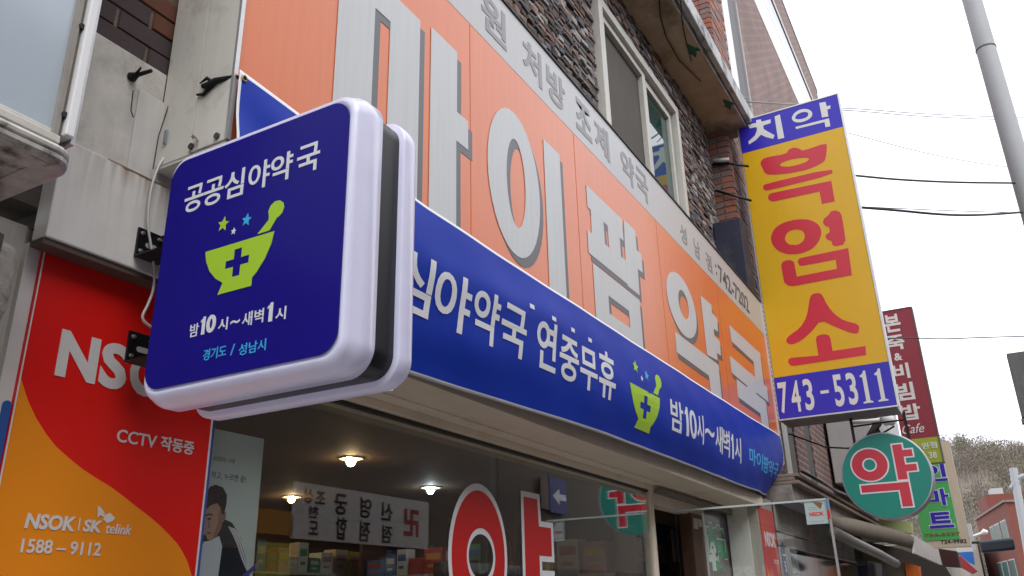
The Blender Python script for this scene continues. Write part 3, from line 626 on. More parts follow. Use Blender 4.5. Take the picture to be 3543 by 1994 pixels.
# big window character
gy = FY(1.85)
ro = [ell(3.02, .205, .205, .262, 44), ell(3.035, .205, .112, .112, 30, True)]
rw = [ell(3.02, .205, .228, .290, 44), ell(3.035, .205, .096, .088, 30, True)]
sr = [[(3.408, -.38), (3.545, -.38), (3.545, .02), (3.67, .02), (3.67, .14), (3.545, .14), (3.545, .229), (3.672, .229), (3.672, .358), (3.550, .358), (3.540, .480), (3.408, .480)]]
swh = [[(3.385, -.40), (3.57, -.40), (3.57, -.005), (3.695, -.005), (3.695, .165), (3.57, .165), (3.57, .204), (3.697, .204), (3.697, .383), (3.573, .383), (3.566, .505), (3.385, .505)]]
b = MB(); lay(b, shape2d(rw), gy, .0005, .0012); lay(b, shape2d(swh), gy, .0005, .0012); put('window_letter_outline', b, white, sf)
b = MB(); lay(b, shape2d(ro), gy, .0016, .0022); lay(b, shape2d(sr), gy, .0016, .0022); put('window_letter', b, M('window_red', (.62, .015, .015), .35, var=.15, vs=3), sf)
# poster behind the glass
po = thing('poster', 'pale green poster of a dark-haired man in a striped track jacket behind the glass', 'poster', (1.75, 1.87, 0))
pp = uvY(1.868, 700, 1400, 2.441); fp = FY(1.868)
zt0 = pp((520, 320)); xr = zt0[0]
b = MB(); zt_p = pp((300, 245))[1]; b.box(1.578, xr, 1.868, 1.870, -.6, zt_p); put('sheet', b, M('pale_green_paper', (.68, .78, .76), .6, var=.1), po)
def pol(pts, mat, h, name):
    b = MB(); lay(b, shape2d([[pp(p) for p in pts]]), fp, h, h+.0003); put(name, b, mat, po)
skin = M('printed_skin', (.55, .33, .25), .6); pj = M('printed_jacket', (.015, .02, .035), .6); hair_ = M('printed_hair', (.018, .014, .012), .6, var=.3, vs=80)
pol([(0, 1130), (30, 1060), (130, 1040), (190, 970), (250, 1000), (330, 1130), (385, 1380), (420, 1600), (-40, 1600)], pj, .0004, 'printed_jacket')
pol([(10, 1160), (60, 1150), (140, 1110), (165, 1200), (130, 1460), (-20, 1600), (-40, 1300)], M('printed_shirt', (.8, .84, .92), .6), .0008, 'printed_shirt')
pol([(10, 900), (60, 820), (150, 850), (185, 905), (190, 945), (170, 985), (155, 1050), (120, 1110), (75, 1150), (40, 1140), (5, 1050)], skin, .0012, 'printed_face')
pol([(5, 880), (25, 760), (60, 695), (110, 678), (170, 700), (205, 765), (200, 840), (180, 925), (165, 930), (150, 870), (120, 835), (70, 850), (30, 885)], hair_, .0016, 'printed_hair')
sk2 = M('printed_skin_shade', (.36, .20, .15), .6)
pol([(150, 850), (185, 905), (190, 945), (170, 985), (155, 1050), (120, 1110), (75, 1150), (100, 1080), (128, 1000), (135, 930)], sk2, .00125, 'printed_cheek')
pol([(38, 960), (50, 1010), (44, 1040), (62, 1046), (66, 1030), (58, 1000), (55, 960)], sk2, .00128, 'printed_nose')
pol([(172, 900), (196, 905), (196, 960), (172, 985)], sk2, .0013, 'printed_ear')
pol([(20, 935), (50, 920), (85, 930), (80, 940), (50, 933), (25, 945)], hair_, .0018, 'printed_eyebrow')
pol([(30, 965), (55, 957), (80, 966), (55, 975)], hair_, .0018, 'printed_eye')
pol([(25, 1085), (55, 1078), (80, 1085), (52, 1096)], M('printed_lips', (.25, .08, .07), .6), .0018, 'printed_mouth')
for dx in (0, 20, 40):
    pol([(215+dx, 1030+dx*.35), (228+dx, 1030+dx*.35), (270+dx, 1100), (300+dx, 1170), (345+dx, 1310), (385+dx*.6, 1400), (372+dx*.6, 1405), (330+dx, 1310), (288+dx, 1180), (255+dx, 1105)], white, .0014, 'printed_stripe')
pol([(330, 1445), (470, 1325), (470, 1360), (370, 1460)], M('printed_violet', (.10, .08, .36), .6), .0016, 'printed_band')
b = MB(); a = pp((75, 600)); c = pp((370, 600)); write(b, '하고, 누르면 끝!', fp, (a[0], pp((200, 640))[1], c[0], pp((200, 580))[1]), .0, h0=.0003, h1=.0006); put('lettering', b, darkm, po)
b = MB(); c = pp((275, 500)); write(b, '사랑하는 이웃', fp, (a[0], pp((180, 490))[1], c[0], pp((180, 445))[1]), .0, h0=.0003, h1=.0006); put('lettering', b, M('grey_green_print', (.10, .13, .08), .6), po)

# interior
ir = thing('shop_interior', 'brown ceilinged pharmacy interior seen through the shop window', 'room', (4, 3.5, GZ))
wallb = M('warm_brown_wall', (.12, .062, .032), .7, var=.3, vs=2); ceilb = M('tan_ceiling', (.15, .09, .055), .75, var=.2, vs=1.5)
b = MB(); b.box(1.3, 7.2, 1.96, 5.6, .86, .93); put('ceiling', b, ceilb, ir)
b = MB(); b.box(1.3, 7.2, 5.55, 5.65, GZ, .86); put('wall', b, wallb, ir)
b = MB(); b.box(7.1, 7.19, 2.1, 5.55, GZ, .86); put('wall', b, wallb, ir)
b = MB(); b.box(1.3, 1.4, 1.96, 5.55, GZ, .86); put('wall', b, wallb, ir)
b = MB(); b.box(1.3, 7.2, 1.90, 5.6, GZ-.02, GZ); put('floor', b, M('floor_tile', (.25, .22, .19), .4), ir)
lg = thing('ceiling_bulkhead', 'dark grey bulkhead along the ceiling just inside the glass', 'bulkhead', (3.5, 2.1, .6))
b = MB(); b.box(1.42, 5.0, 1.93, 1.96, .50, .858); b.v = []; b.f = []; b.m = []; b.box(1.42, 5.0, 1.96, 2.25, .80, .858); put('board', b, M('dark_grey_board', (.06, .06, .055), .8), lg)
def downlight(p, col, lab, pw):
    t = thing('downlight', lab, 'ceiling light', p, 'ceiling lights inside the shop')
    x, y, z_ = p
    b = MB(); b.tube([(x, y, z_+.012), (x, y, z_+.002)], [.062, .07], 24); put('rim', b, M('light_rim', (.75, .7, .62), .4), t)
    b = MB(); b.tube([(x, y, z_), (x, y, z_-.015), (x, y, z_-.032), (x, y, z_-.04)], [.028, .027, .02, .009], 18); put('bulb', b, M('bulb_%s' % lab.split()[0], (.9, .9, .9), .3, emit=col, es=95), t, smooth=True)
downlight((3.85, 3.237, .85), (1, .72, .38), 'warm ceiling light nearest the glass', 9)
downlight((4.91, 4.70, .85), (1, .70, .36), 'amber ceiling light deep in the shop', 9)
downlight((5.165, 3.578, .85), (.85, .95, 1.), 'cool white ceiling light left of the window letter', 9)
# shelves with medicine boxes
bc = [('white', (.6, .6, .57)), ('orange', (.65, .24, .04)), ('yellow', (.6, .48, .06)), ('red', (.42, .04, .04)), ('green', (.08, .28, .12)), ('blue', (.06, .14, .35)), ('pink', (.5, .25, .26)), ('cream', (.55, .47, .34))]
bcm = {n: M('carton_%s' % n, c, .5, var=.25, vs=30) for n, c in bc}; bandm = M('carton_band', (.14, .1, .1), .5)
def shelf(fr, u0_, u1_, zs, lab, rowname):
    t = thing('display_shelf', lab, 'shelf', fr.pt((u0_+u1_)/2, GZ))
    for ua in (u0_-.03, u1_): b = MB(); b.fbox(fr, ua, ua+.03, GZ, zs[-1]+.28, 0, .3); put('side_panel', b, brownwood, t)
    ordn = ['first', 'second', 'third', 'fourth', 'fifth', 'sixth', 'seventh', 'eighth', 'ninth', 'tenth']
    ordn += ['%s-past-tenth' % q for q in ordn] + ['%s-past-twentieth' % q for q in ordn]
    lev = {3: ['lowest', 'middle', 'top'], 4: ['lowest', 'second', 'third', 'top']}[len(zs)]
    for k, z_ in enumerate(zs):
        b = MB(); b.fbox(fr, u0_, u1_, z_-.018, z_, 0, .3); cnt = 0; put('shelf_board', b, M('white_shelf', (.45, .42, .38), .5), t)
        u = u0_+.02
        while u < u1_-.12:
            wd = rr.uniform(.08, .17); hh = rr.uniform(.11, .22); nme, _ = rr.choice(bc); dp = rr.uniform(.1, .16)
            q = thing('medicine_carton', '%s medicine carton, %s from left, %s board of %s' % (nme, ordn[cnt], lev[k], rowname), 'carton', fr.pt(u+wd/2, z_, .2), 'medicine cartons on the shelves')
            b = MB(); b.fbox(fr, u, u+wd, z_, z_+hh, .27-dp, .27); put('carton', b, bcm[nme], q, bevel=.002)
            b = MB(); b.fbox(fr, u+wd*.12, u+wd*.88, z_+hh*.55, z_+hh*.8, .2702, .2712); b.fbox(fr, u+wd*.2, u+wd*.7, z_+hh*.25, z_+hh*.36, .2702, .2712); put('printed_band', b, bcm[rr.choice(bc)[0]], q)
            u += wd + rr.uniform(.004, .03); cnt += 1
shelf(FX(7.09), -5.3, -2.5, (-.75, -.35, .02, .37), 'tall shelf of medicine cartons along the far wall', 'the far wall shelf')
shelf(FY(4.9), 3.3, 6.6, (-.4, -.05, .30), 'tall shelf of medicine cartons along the back wall', 'the back wall shelf')
shelf(FY(3.0), 4.4, 6.2, (-.65, -.33, 0.0), 'low display shelf of medicine cartons near the window letter', 'the low display shelf')

shelf(FX(5.02), -2.62, -1.97, (-.62, -.34, -.07, .19), 'narrow shelf of cartons right behind the glass beside the doorway', 'the narrow shelf by the doorway')
shelf(FX(5.6), -4.3, -3.2, (-.35, -.05, .26), 'mid height shelf of cartons between the window letter strokes', 'the mid height shelf')
# ------------------------------------------------------------------ door zone
dz = thing('shop_entrance', 'open doorway with brown post and cream pillar at the right of the glass', 'doorway', (6, 1.9, GZ))
b = MB(); b.box(5.085, 6.18, 1.86, 1.95, .60, .676); put('lintel', b, cream2, dz, bevel=.003)
b = MB(); b.box(5.085, 6.9, 1.79, 1.83, .66, .69); put('door_rail', b, M('rail_grey', (.20, .17, .15), .5), dz)
b = MB(); b.box(5.83, 6.10, 1.84, 1.93, GZ, .605); put('post', b, brownwood, dz, bevel=.004)
b = MB(); b.box(5.86, 5.95, 1.833, 1.839, .50, .57); b.box(5.97, 6.05, 1.833, 1.839, .52, .57); put('paper_label', b, beige, dz)
b = MB(); b.box(6.10, 6.95, 1.86, 1.90, GZ, .665); put('side_panel', b, M('brown_grey_panel', (.17, .15, .13), .5, var=.3, vs=5), dz)
b = MB(); b.box(6.10, 6.16, 1.845, 1.86, GZ, .66); put('panel_frame', b, alum, dz)
b = MB(); write(b, '韓', FY(1.86), (6.20, .232, 6.715, .582), .065, h0=.0006, h1=.0012); write(b, '方', FY(1.86), (6.215, -.15, 6.68, .19), .05, h0=.0006, h1=.0012); put('lettering_outline', b, M('pale_mint_print', (.70, .80, .72), .5), dz)
b = MB(); write(b, '韓', FY(1.86), (6.225, .25, 6.69, .565), .038, h0=.0014, h1=.002); write(b, '方', FY(1.86), (6.225, -.14, 6.67, .18), .038, h0=.0014, h1=.002); put('lettering', b, M('deep_green_print', (.01, .34, .12), .5), dz)
b = MB(); b.box(6.78, 7.30, 1.605, 1.83, GZ, .80); put('pillar', b, M('cream_pillar', (.42, .40, .34), .6, var=.25, vs=5, streak=.2), dz, bevel=.004)
b = MB(); b.box(6.75, 6.78, 1.68, 1.84, GZ, .74); put('pillar_trim', b, cream, dz)
bk = thing('display_shelf', 'dark shelf with papers visible in the doorway gap', 'shelf', (5.6, 2.5, GZ))
b = MB(); b.box(5.1, 6.6, 2.55, 2.60, GZ, .86); put('backboard', b, M('dark_green_board', (.012, .03, .025), .6), bk)
b = MB(); b.box(5.1, 6.6, 2.25, 2.55, .22, .24); put('shelf_board', b, darkm, bk)
q = uvY(2.5, 2150, 1600, 3.68)
def dbox(name, tl, br, mat, lab, cat, y=2.5):
    qq = uvY(y, 2150, 1600, 3.68); a = qq(tl); c = qq(br); b = MB(); b.box(a[0], c[0], y, y+.02, c[1], a[1]); return solo(name, b, mat, lab, cat)
dbox('hanging_tag', (480, 800), (545, 1010), M('bright_blue_tag', (.02, .14, .38), .4), 'small blue tag hanging in the doorway gap', 'tag', 2.45)
dbox('paper_notice', (655, 860), (745, 1270), M('notice_paper', (.42, .42, .42), .7), 'white strip of paper stuck in the doorway gap', 'notice', 2.3)
for k, xx in enumerate((455, 525)): dbox('standing_file', (xx, 1030), (xx+62, 1290), M('tan_file', (.25, .19, .13), .6), ('left' if k == 0 else 'right')+' tan file standing on the shelf in the doorway gap', 'file', 2.35)
# open glass door
od = thing('glass_door', 'clear glass door leaf opened out towards the street', 'door', (5.55, 1.4, GZ))
b = MB(); b.box(5.548, 5.556, .885, 1.86, GZ+.05, .585); put('pane', b, glassclear, od)
b = MB(); b.box(5.54, 5.564, .878, 1.86, .586, .598); put('top_rail', b, M('bright_glass_edge', (.6, .66, .63), .3), od)
b = MB(); b.box(5.54, 5.564, .872, .884, GZ+.05, .598); put('edge_strip', b, M('worn_clear_strip', (.45, .45, .43), .35, var=.4, vs=30), od)
fd = FX(5.546); qx = uvX(5.546, 2650, 1700, 4.933)
a = qx((675, 575)); c = qx((1075, 130)); a0 = qx((640, 130)); c0 = qx((1120, 560))
st = thing('door_sticker', 'pale blue security sticker in the upper corner of the open glass door', 'sticker', (5.54, .98, .45))
b = MB(); b.fbox(fd, a0[0], -.890, a[1], c[1]-.008, .0002, .001); put('sheet', b, M('pale_aqua_vinyl', (.50, .62, .60), .4), st)
uu0, uu1, vv0, vv1 = a0[0], -.890, a[1], c[1]
W_, H_ = uu1-uu0, vv1-vv0
b = MB(); write(b, 'NSOK', fd, (uu0+W_*.18, vv0+H_*.33, uu0+W_*.85, vv0+H_*.50), .03, h0=.0012, h1=.002); put('lettering', b, red, st)
b = MB()
for zz in (.69, .60): b.fbox(fd, uu0+W_*.16, uu0+W_*.55, vv0+H_*zz, vv0+H_*(zz+.012), .0012, .002)
for k in range(6): b.fbox(fd, uu0+W_*(.22+.1*k), uu0+W_*(.28+.1*k), vv0+H_*.10, vv0+H_*.125, .0012, .002)
put('fine_print', b, M('grey_red_print', (.3, .2, .2), .5), st)
b = MB(); lay(b, shape2d([[(uu0+W_*.40, vv1-.01), (uu0+W_*.85, vv1-.02), (uu0+W_*.75, vv0+H_*.62), (uu0+W_*.70, vv0+H_*.62)]]), fd, .0014, .0022); put('brown_tape', b, M('brown_tape', (.28, .13, .03), .5), st)
b = MB(); b.fbox(fd, uu1+.002, uu1+.016, vv0+H_*.2, vv0+H_*.55, .007, .009); put('red_mark', b, red, st)
b = MB(); b.fbox(fd, uu1+.002, uu1+.016, vv0+H_*.6, vv1, .007, .009); put('blue_mark', b, M('sky_blue_vinyl', (.1, .3, .6), .5), st)
# small red security sign on the pillar
ss = thing('security_sign', 'narrow red security sign on the cream pillar beside the glass door', 'sign', (7.0, 1.6, .3))
b = MB(); b.box(6.80, 7.255, 1.592, 1.604, -.6, .705); put('panel', b, M('faded_red_print', (.60, .07, .06), .45, var=.2, vs=3), ss)
f5 = FY(1.592); b = MB(); write(b, 'NSOK', f5, (6.86, .415, 7.215, .53), .04, h0=.0005, h1=.0015); write(b, 'CCTV', f5, (7.07, .29, 7.23, .325), .01, h0=.0005, h1=.0015); put('lettering', b, offwhite, ss)
b = MB(); lay(b, shape2d([[(6.803, .27), (6.86, .2), (6.93, .14), (7.04, .08), (7.15, .02), (7.22, -.1), (7.25, -.6), (6.803, -.6)]]), f5, .0004, .0012); put('orange_swoosh', b, orange2, ss)

# ------------------------------------------------------------------ next building (brick) behind the yellow sign
b2 = thing('brick_building', 'tall reddish brown brick building with window bands behind the yellow sign', 'building', (12, 3, GZ))
mb_ = M('brick_core', (.17, .115, .10), .9, var=.3, vs=3)
def brickmat(name):
    m = M(name, (.25, .13, .11), .88); n = m.node_tree.nodes; L = m.node_tree.links; bs = n['Principled BSDF']
    tc = n.new('ShaderNodeTexCoord'); sp = n.new('ShaderNodeSeparateXYZ'); L.new(tc.outputs['Object'], sp.inputs[0])
    ad = n.new('ShaderNodeMath'); ad.operation = 'ADD'; L.new(sp.outputs[0], ad.inputs[0]); L.new(sp.outputs[1], ad.inputs[1])
    cm = n.new('ShaderNodeCombineXYZ'); L.new(ad.outputs[0], cm.inputs[0]); L.new(sp.outputs[2], cm.inputs[1])
    bt = n.new('ShaderNodeTexBrick'); bt.inputs['Scale'].default_value = 1; bt.inputs['Brick Width'].default_value = .2; bt.inputs['Row Height'].default_value = .067
    bt.inputs['Mortar Size'].default_value = .009; bt.inputs['Color1'].default_value = (.25, .12, .10, 1); bt.inputs['Color2'].default_value = (.17, .105, .095, 1); bt.inputs['Mortar'].default_value = (.33, .29, .27, 1)
    nz = n.new('ShaderNodeTexNoise'); nz.inputs['Scale'].default_value = 1.3; nz.inputs['Detail'].default_value = 6; L.new(tc.outputs['Object'], nz.inputs['Vector'])
    mx = n.new('ShaderNodeMixRGB'); mx.blend_type = 'MULTIPLY'; mx.inputs[0].default_value = .55; rp = n.new('ShaderNodeValToRGB'); rp.color_ramp.elements[0].position = .35; rp.color_ramp.elements[0].color = (.55, .55, .55, 1); rp.color_ramp.elements[1].position = .65
    L.new(nz.outputs['Fac'], rp.inputs[0]); L.new(cm.outputs[0], bt.inputs['Vector']); L.new(bt.outputs['Color'], mx.inputs[1]); L.new(rp.outputs[0], mx.inputs[2]); L.new(mx.outputs[0], bs.inputs['Base Color'])
    bp = n.new('ShaderNodeBump'); bp.inputs['Strength'].default_value = .6; bp.inputs['Distance'].default_value = .01; bp.invert = True; L.new(bt.outputs['Fac'], bp.inputs['Height']); L.new(bp.outputs[0], bs.inputs['Normal'])
    return m
bmat = brickmat('brown_red_brickwork')
YB = 1.60
b = MB(); b.box(7.44, 17.3, YB+.02, 6, 1.0, 10.7); put('wall', b, bmat, b2)
# single bricks round the near corner, rest in the brickwork material
nbm = [(lambda q: q.mesh('brick', bricks_red[k % 4]))(MB().box(-.5, .5, -.5, .5, -.5, .5)) for k in range(8)]
faces = []
for row in range(95):
    z0 = 2.5 + row*.066
    off = .1 if row % 2 else 0
    for k in range(3):                            # side facing the camera
        y0 = 1.605 + k*.105; faces.append(('s', y0, z0))
    for k in range(9):
        x0 = 7.445 + (k*.2 - off if k else 0); x1 = 7.445 + k*.2 + .2 - off
        if x1 > 8.6: continue
        faces.append(('f', (x0, x1), z0))
def bd(f_): return f_[2]
faces.sort(key=lambda f_: (f_[2] > 7.9, abs(f_[2]-4.6)))
restb = MB()
for k, (sd, a, z0) in enumerate(faces):
    if sd == 's': x, y, sx, sy = 7.45, a+.047, .04, .094
    else: x, y, sx, sy = (a[0]+a[1])/2+.0, YB+.012, (a[1]-a[0])-.008, .045
    z_ = z0+.03; j = rr.uniform(-.003, .003)
    if sd == 's': x += j
    else: y += j
    if sd == 'f' and a[0] > 7.96 and 4.3 < z_ < 7.2: continue
    if k < 290:
        o = bpy.data.objects.new('brick', nbm[rr.randrange(8)]); COL.objects.link(o); o.parent = b2; o.matrix_parent_inverse = Matrix.Translation(-b2.location)
        o.location = (x, y, z_); o.scale = (sx, sy, .056)
    else: restb.box(x-sx/2, x+sx/2, y-sy/2, y+sy/2, z_-.028, z_+.028, rr.randrange(4))
put('brickwork_rest', restb, bricks_red, b2, kind='stuff')
b = MB()
def bwall(x0, x1, z0, z1): b.box(x0, x1, YB-.004, YB+.03, z0, z1)
bwall(8.62, 17.3, 7.10, 8.30); bwall(8.95, 17.3, 5.3, 7.099); bwall(8.62, 17.3, 4.2, 5.299); bwall(8.62, 17.3, 2.5, 4.199); bwall(7.42, 17.3, 9.85, 10.7); bwall(8.62, 8.8, 8.301, 9.849)
put('facade_brickwork', b, bmat, b2)
# window bands
wl = M('bright_sky_glass', (.55, .57, .6), .06, spec=1., coat=1.)
wh = M('painted_sky_reflection', (.80, .79, .78), .6, streak=.15)  # white colour stands in for sky mirrored in the window glass
gd = M('grey_reveal', (.13, .125, .13), .7)
b = MB(); b.box(8.8, 17.3, YB-.008, YB+.03, 8.31, 9.0); put('window_band', b, wh, b2, 'top window band painted white in place of mirrored sky')
b = MB(); b.box(8.8, 17.3, YB-.012, YB+.03, 9.0, 9.2); put('window_sill', b, alum, b2)
b = MB(); b.box(8.8, 17.3, YB+.004, YB+.05, 9.2, 9.72); put('window', b, M('dark_glass', (.02, .02, .025), .08, spec=.6), b2)
b = MB(); b.box(8.8, 17.3, YB-.01, YB+.03, 9.72, 9.85); put('lintel', b, M('pale_lintel', (.5, .49, .48), .7), b2)
b = MB(); b.box(7.40, 17.33, YB-.010, YB+.1, 10.66, 10.76); put('roof_coping', b, M('dark_green_coping', (.03, .05, .045), .6), b2)
# vertical window bay near the corner
b = MB(); b.box(8.10, 8.42, YB-.015, YB+.03, 4.3, 7.1); put('window_bay', b, wh, b2, 'corner window pane painted white in place of mirrored sky')
b = MB(); b.box(8.43, 8.86, YB-.010, YB+.03, 4.3, 7.1); put('window_reveal', b, gd, b2)
b = MB(); b.box(8.86, 8.94, YB-.03, YB+.03, 4.3, 7.1); put('downpipe', b, M('dull_grey', (.3, .29, .28), .6), b2)
b = MB(); b.box(10.0, 10.35, YB-.02, YB+.02, 4.35, 5.6); put('window', b, wh, b2); b = MB(); b.box(9.75, 10.0, YB-.015, YB+.02, 4.35, 5.6); put('window', b, darkm, b2)
# first floor below the yellow sign
b = MB(); b.box(7.44, 8.05, YB, YB+.04, 1.05, 2.5); b.box(8.75, 9.3, YB, YB+.04, 1.05, 2.5); b.box(9.7, 17.3, YB, YB+.04, 1.05, 2.5); put('facade_brickwork', b, bmat, b2)
b = MB(); b.box(8.05, 8.28, YB-.02, YB+.03, 1.05, 2.5); put('window_frame', b, frame_w, b2)
b = MB(); b.box(8.28, 8.75, YB+.01, YB+.05, 1.05, 2.5); put('window', b, M('dark_glass', (.02, .02, .025), .08), b2)
b = MB(); b.box(9.3, 9.7, YB+.01, YB+.05, 1.05, 2.5); put('window', b, M('dark_glass', (.02, .02, .025), .08), b2)
# cornice of the next shop
cn = thing('shop_cornice', 'brown ribbed cornice above the grey stone shop beyond the banner', 'cornice', (9, 1.4, .95))
for k, (y, z0, z1) in enumerate(((1.36, .985, 1.01), (1.39, .955, .983), (1.36, .925, .953), (1.42, .79, .923))):
    b = MB(); b.box(7.31, 12.5, y, 1.72, z0, z1); put('moulding', b, M('brown_stone_moulding', (.27, .20, .16), .7, var=.4, vs=10) if k != 3 else greystone, cn, bevel=.004)
b = MB(); b.tube([(7.4, 1.34, 1.03), (8.2, 1.32, 1.035), (9.0, 1.33, 1.03), (10, 1.30, 1.05), (12, 1.32, 1.03)], .012, 6); b.tube([(7.5, 1.36, 1.045), (9, 1.35, 1.05), (10.2, 1.34, 1.09), (12, 1.35, 1.05)], .010, 6)
solo('cable_bundle', b, blackmetal, 'dark cables lying along the brown cornice', 'cable', smooth=True)
# grey stone ground floor
gs = thing('stone_shop_wall', 'grey stone panelled ground floor wall with a dark opening beyond the glass door', 'wall', (9, 1.7, GZ))
b = MB(); b.box(7.31, 12.4, 1.60, 1.72, .44, .79); b.box(7.31, 7.58, 1.60, 1.72, GZ, .44); put('backing', b, darkm, gs)
for x0, x1, z0, z1 in ((7.31, 7.93, .56, .785), (7.94, 8.75, .555, .785), (8.76, 9.6, .55, .785), (9.61, 10.5, .55, .785), (10.51, 11.4, .55, .785)):
    b = MB(); b.box(x0, x1, 1.585, 1.60, z0, z1); put('stone_panel', b, greystone, gs, bevel=.004)
for x0, x1 in ((7.31, 7.60), (7.60, 8.4), (8.4, 9.6), (9.6, 11.4)):
    b = MB(); b.box(x0+.004, x1, 1.587, 1.60, .445, .545); put('stone_panel', b, greystone, gs, bevel=.004)
b = MB(); b.box(7.31, 7.585, 1.587, 1.60, GZ, .44); put('stone_panel', b, greystone, gs, bevel=.004)
b = MB(); b.box(7.60, 11.4, 1.57, 1.60, .437, .45); b.box(7.59, 7.61, 1.57, 1.60, GZ, .437); put('opening_frame', b, M('grey_frame', (.25, .24, .23), .5), gs)
b = MB(); b.box(7.61, 12, 1.66, 1.68, GZ, .437); put('opening_glass', b, M('dark_glass', (.02, .02, .025), .08), gs)
b = MB(); b.tube([(7.75, 1.62, .23), (8.1, 1.62, .235)], .008, 6); put('door_closer', b, alum, gs)
ap = thing('address_plate', 'small dark blue house number plate on the grey stone wall', 'plate', (7.4, 1.58, .3))
b = MB(); lay(b, shape2d([[(7.335, .20), (7.46, .20), (7.46, .345), (7.46, .43), (7.40, .475), (7.335, .43)]]), FY(1.585), .001, .008); put('plate', b, M('plate_blue', (.05, .08, .15), .5), ap)
b = MB(); write(b, '5', FY(1.577), (7.375, .235, 7.42, .32), .01, h0=.0003, h1=.0012); b.fbox(FY(1.577), 7.34, 7.455, .365, .375, .0003, .0012); put('lettering', b, offwhite, ap)

# ------------------------------------------------------------------ yellow projecting sign
ys = thing('projecting_sign', 'tall yellow projecting sign with cherry red Korean letters and blue ends', 'sign', (7.6, 1.0, 1.5))
yu0, yu1, yz0, yz1 = -1.482, -.52, 1.508, 4.545
b = MB(); b.fbox(FX(7.5), yu0, yu1, yz0, yz1, -.36, -.006); put('box', b, M('white_sign_casing', (.72, .72, .72), .4, var=.15, vs=3), ys, bevel=.006)
b = MB()
for k in (0, 1): b.fbox(FX(7.5), (yu0-.012, yu1)[k], (yu0, yu1+.016)[k], yz0-.012, yz1+.012, -.03, .004)
b.fbox(FX(7.5), yu0, yu1, yz0-.012, yz0, -.36, .004); b.fbox(FX(7.5), yu0, yu1, yz1, yz1+.012, -.03, .004); put('frame', b, alum, ys)
b = MB(); b.fbox(FX(7.5), yu0+.003, yu1-.003, 1.885, 4.185, -.005, 0); put('yellow_face', b, yellow, ys)
b = MB(); b.fbox(FX(7.5), yu0+.003, yu1-.003, 4.186, yz1-.002, -.005, 0); put('blue_face', b, royal, ys)
b = MB(); b.fbox(FX(7.5), yu0+.003, yu1-.003, yz0+.002, 1.884, -.005, 0); put('blue_face', b, royal, ys)
b = MB(); b.fbox(FX(7.5), yu0+.01, yu1-.01, yz0-.016, yz0-.011, -.35, -.01); put('bottom_plate', b, M('grimy_grey_plate', (.26, .25, .22), .7, streak=.4, var=.4, vs=8), ys)
A = uvX(7.5, 2540, 300, 2.0714); B_ = uvX(7.5, 2640, 900, 2.5); fx = FX(7.5)
def glyph(loops, q, mat, name, h=.0008):
    b = MB(); lay(b, shape2d([[q(p) for p in lp] for lp in loops]), fx, h*.4, h+.0008); put(name, b, mat, ys)
def smoothl(lp, n=1):
    for _ in range(n): lp = [q for i in range(len(lp)) for q in (((lp[i][0]*.78+lp[(i+1) % len(lp)][0]*.22), (lp[i][1]*.78+lp[(i+1) % len(lp)][1]*.22)), ((lp[i][0]*.22+lp[(i+1) % len(lp)][0]*.78), (lp[i][1]*.22+lp[(i+1) % len(lp)][1]*.78)))]
    return lp
yw = M('warm_white_print', (.70, .69, .66), .4)
glyph([[(95, 275), (160, 260), (158, 242), (190, 235), (197, 252), (262, 235), (262, 262), (208, 280), (212, 305), (290, 350), (280, 375), (228, 362), (192, 345), (155, 385), (108, 415), (102, 395), (150, 350), (165, 310), (160, 290), (112, 300)]], A, yw, 'letter')
glyph([[(290, 215), (328, 200), (360, 368), (315, 378)]], A, yw, 'letter')
glyph([smoothl([(410, 228), (430, 190), (475, 163), (530, 160), (562, 185), (558, 215), (530, 240), (480, 258), (430, 255)], 2), smoothl([(435, 225), (450, 200), (490, 182), (525, 183), (535, 200), (520, 222), (480, 235), (445, 235)], 2)], A, yw, 'letter')
glyph([[(610, 118), (655, 110), (663, 142), (690, 135), (690, 158), (668, 165), (675, 215), (630, 222)]], A, yw, 'letter')
glyph([[(440, 290), (680, 228), (690, 285), (655, 292), (648, 255), (445, 305)]], A, yw, 'letter')
glyph([smoothl([(190, 540), (215, 510), (375, 482), (390, 452), (430, 435), (472, 446), (492, 462), (662, 403), (666, 440), (658, 500), (652, 532), (600, 565), (520, 597), (400, 622), (260, 635), (218, 620), (207, 588), (190, 560)]), smoothl([(322, 568), (350, 540), (430, 517), (520, 508), (542, 518), (515, 542), (450, 563), (380, 576)])], A, cherry, 'letter')
glyph([smoothl([(205, 718), (222, 698), (701, 586), (708, 630), (245, 746), (215, 742)])], A, cherry, 'letter')
glyph([[(243, 795), (250, 772), (270, 763), (697, 675), (722, 822), (630, 842), (612, 752), (285, 824), (262, 820), (247, 810)]], A, cherry, 'letter')
glyph([smoothl([(262, 1080), (285, 1020), (350, 975), (450, 950), (540, 952), (605, 985), (630, 1040), (610, 1110), (560, 1165), (480, 1198), (390, 1205), (315, 1180), (272, 1130)], 2), smoothl([(362, 1085), (385, 1040), (440, 1022), (490, 1030), (510, 1065), (500, 1105), (460, 1135), (400, 1135), (372, 1115)], 2)], A, cherry, 'letter')
glyph([smoothl([(675, 925), (692, 895), (730, 886), (768, 905), (785, 1000), (803, 1130), (708, 1147), (700, 1105), (670, 1100), (652, 1075), (665, 1055), (688, 1045), (682, 1005), (655, 1000), (635, 975), (645, 945)])], A, cherry, 'letter')
glyph([[(455, 1255), (465, 1235), (480, 1228), (818, 1157), (845, 1352), (425, 1431), (390, 1428), (360, 1405), (337, 1285), (345, 1260), (370, 1246), (405, 1243), (430, 1258), (450, 1362), (738, 1306), (728, 1240), (490, 1285), (468, 1282)]], A, cherry, 'letter')
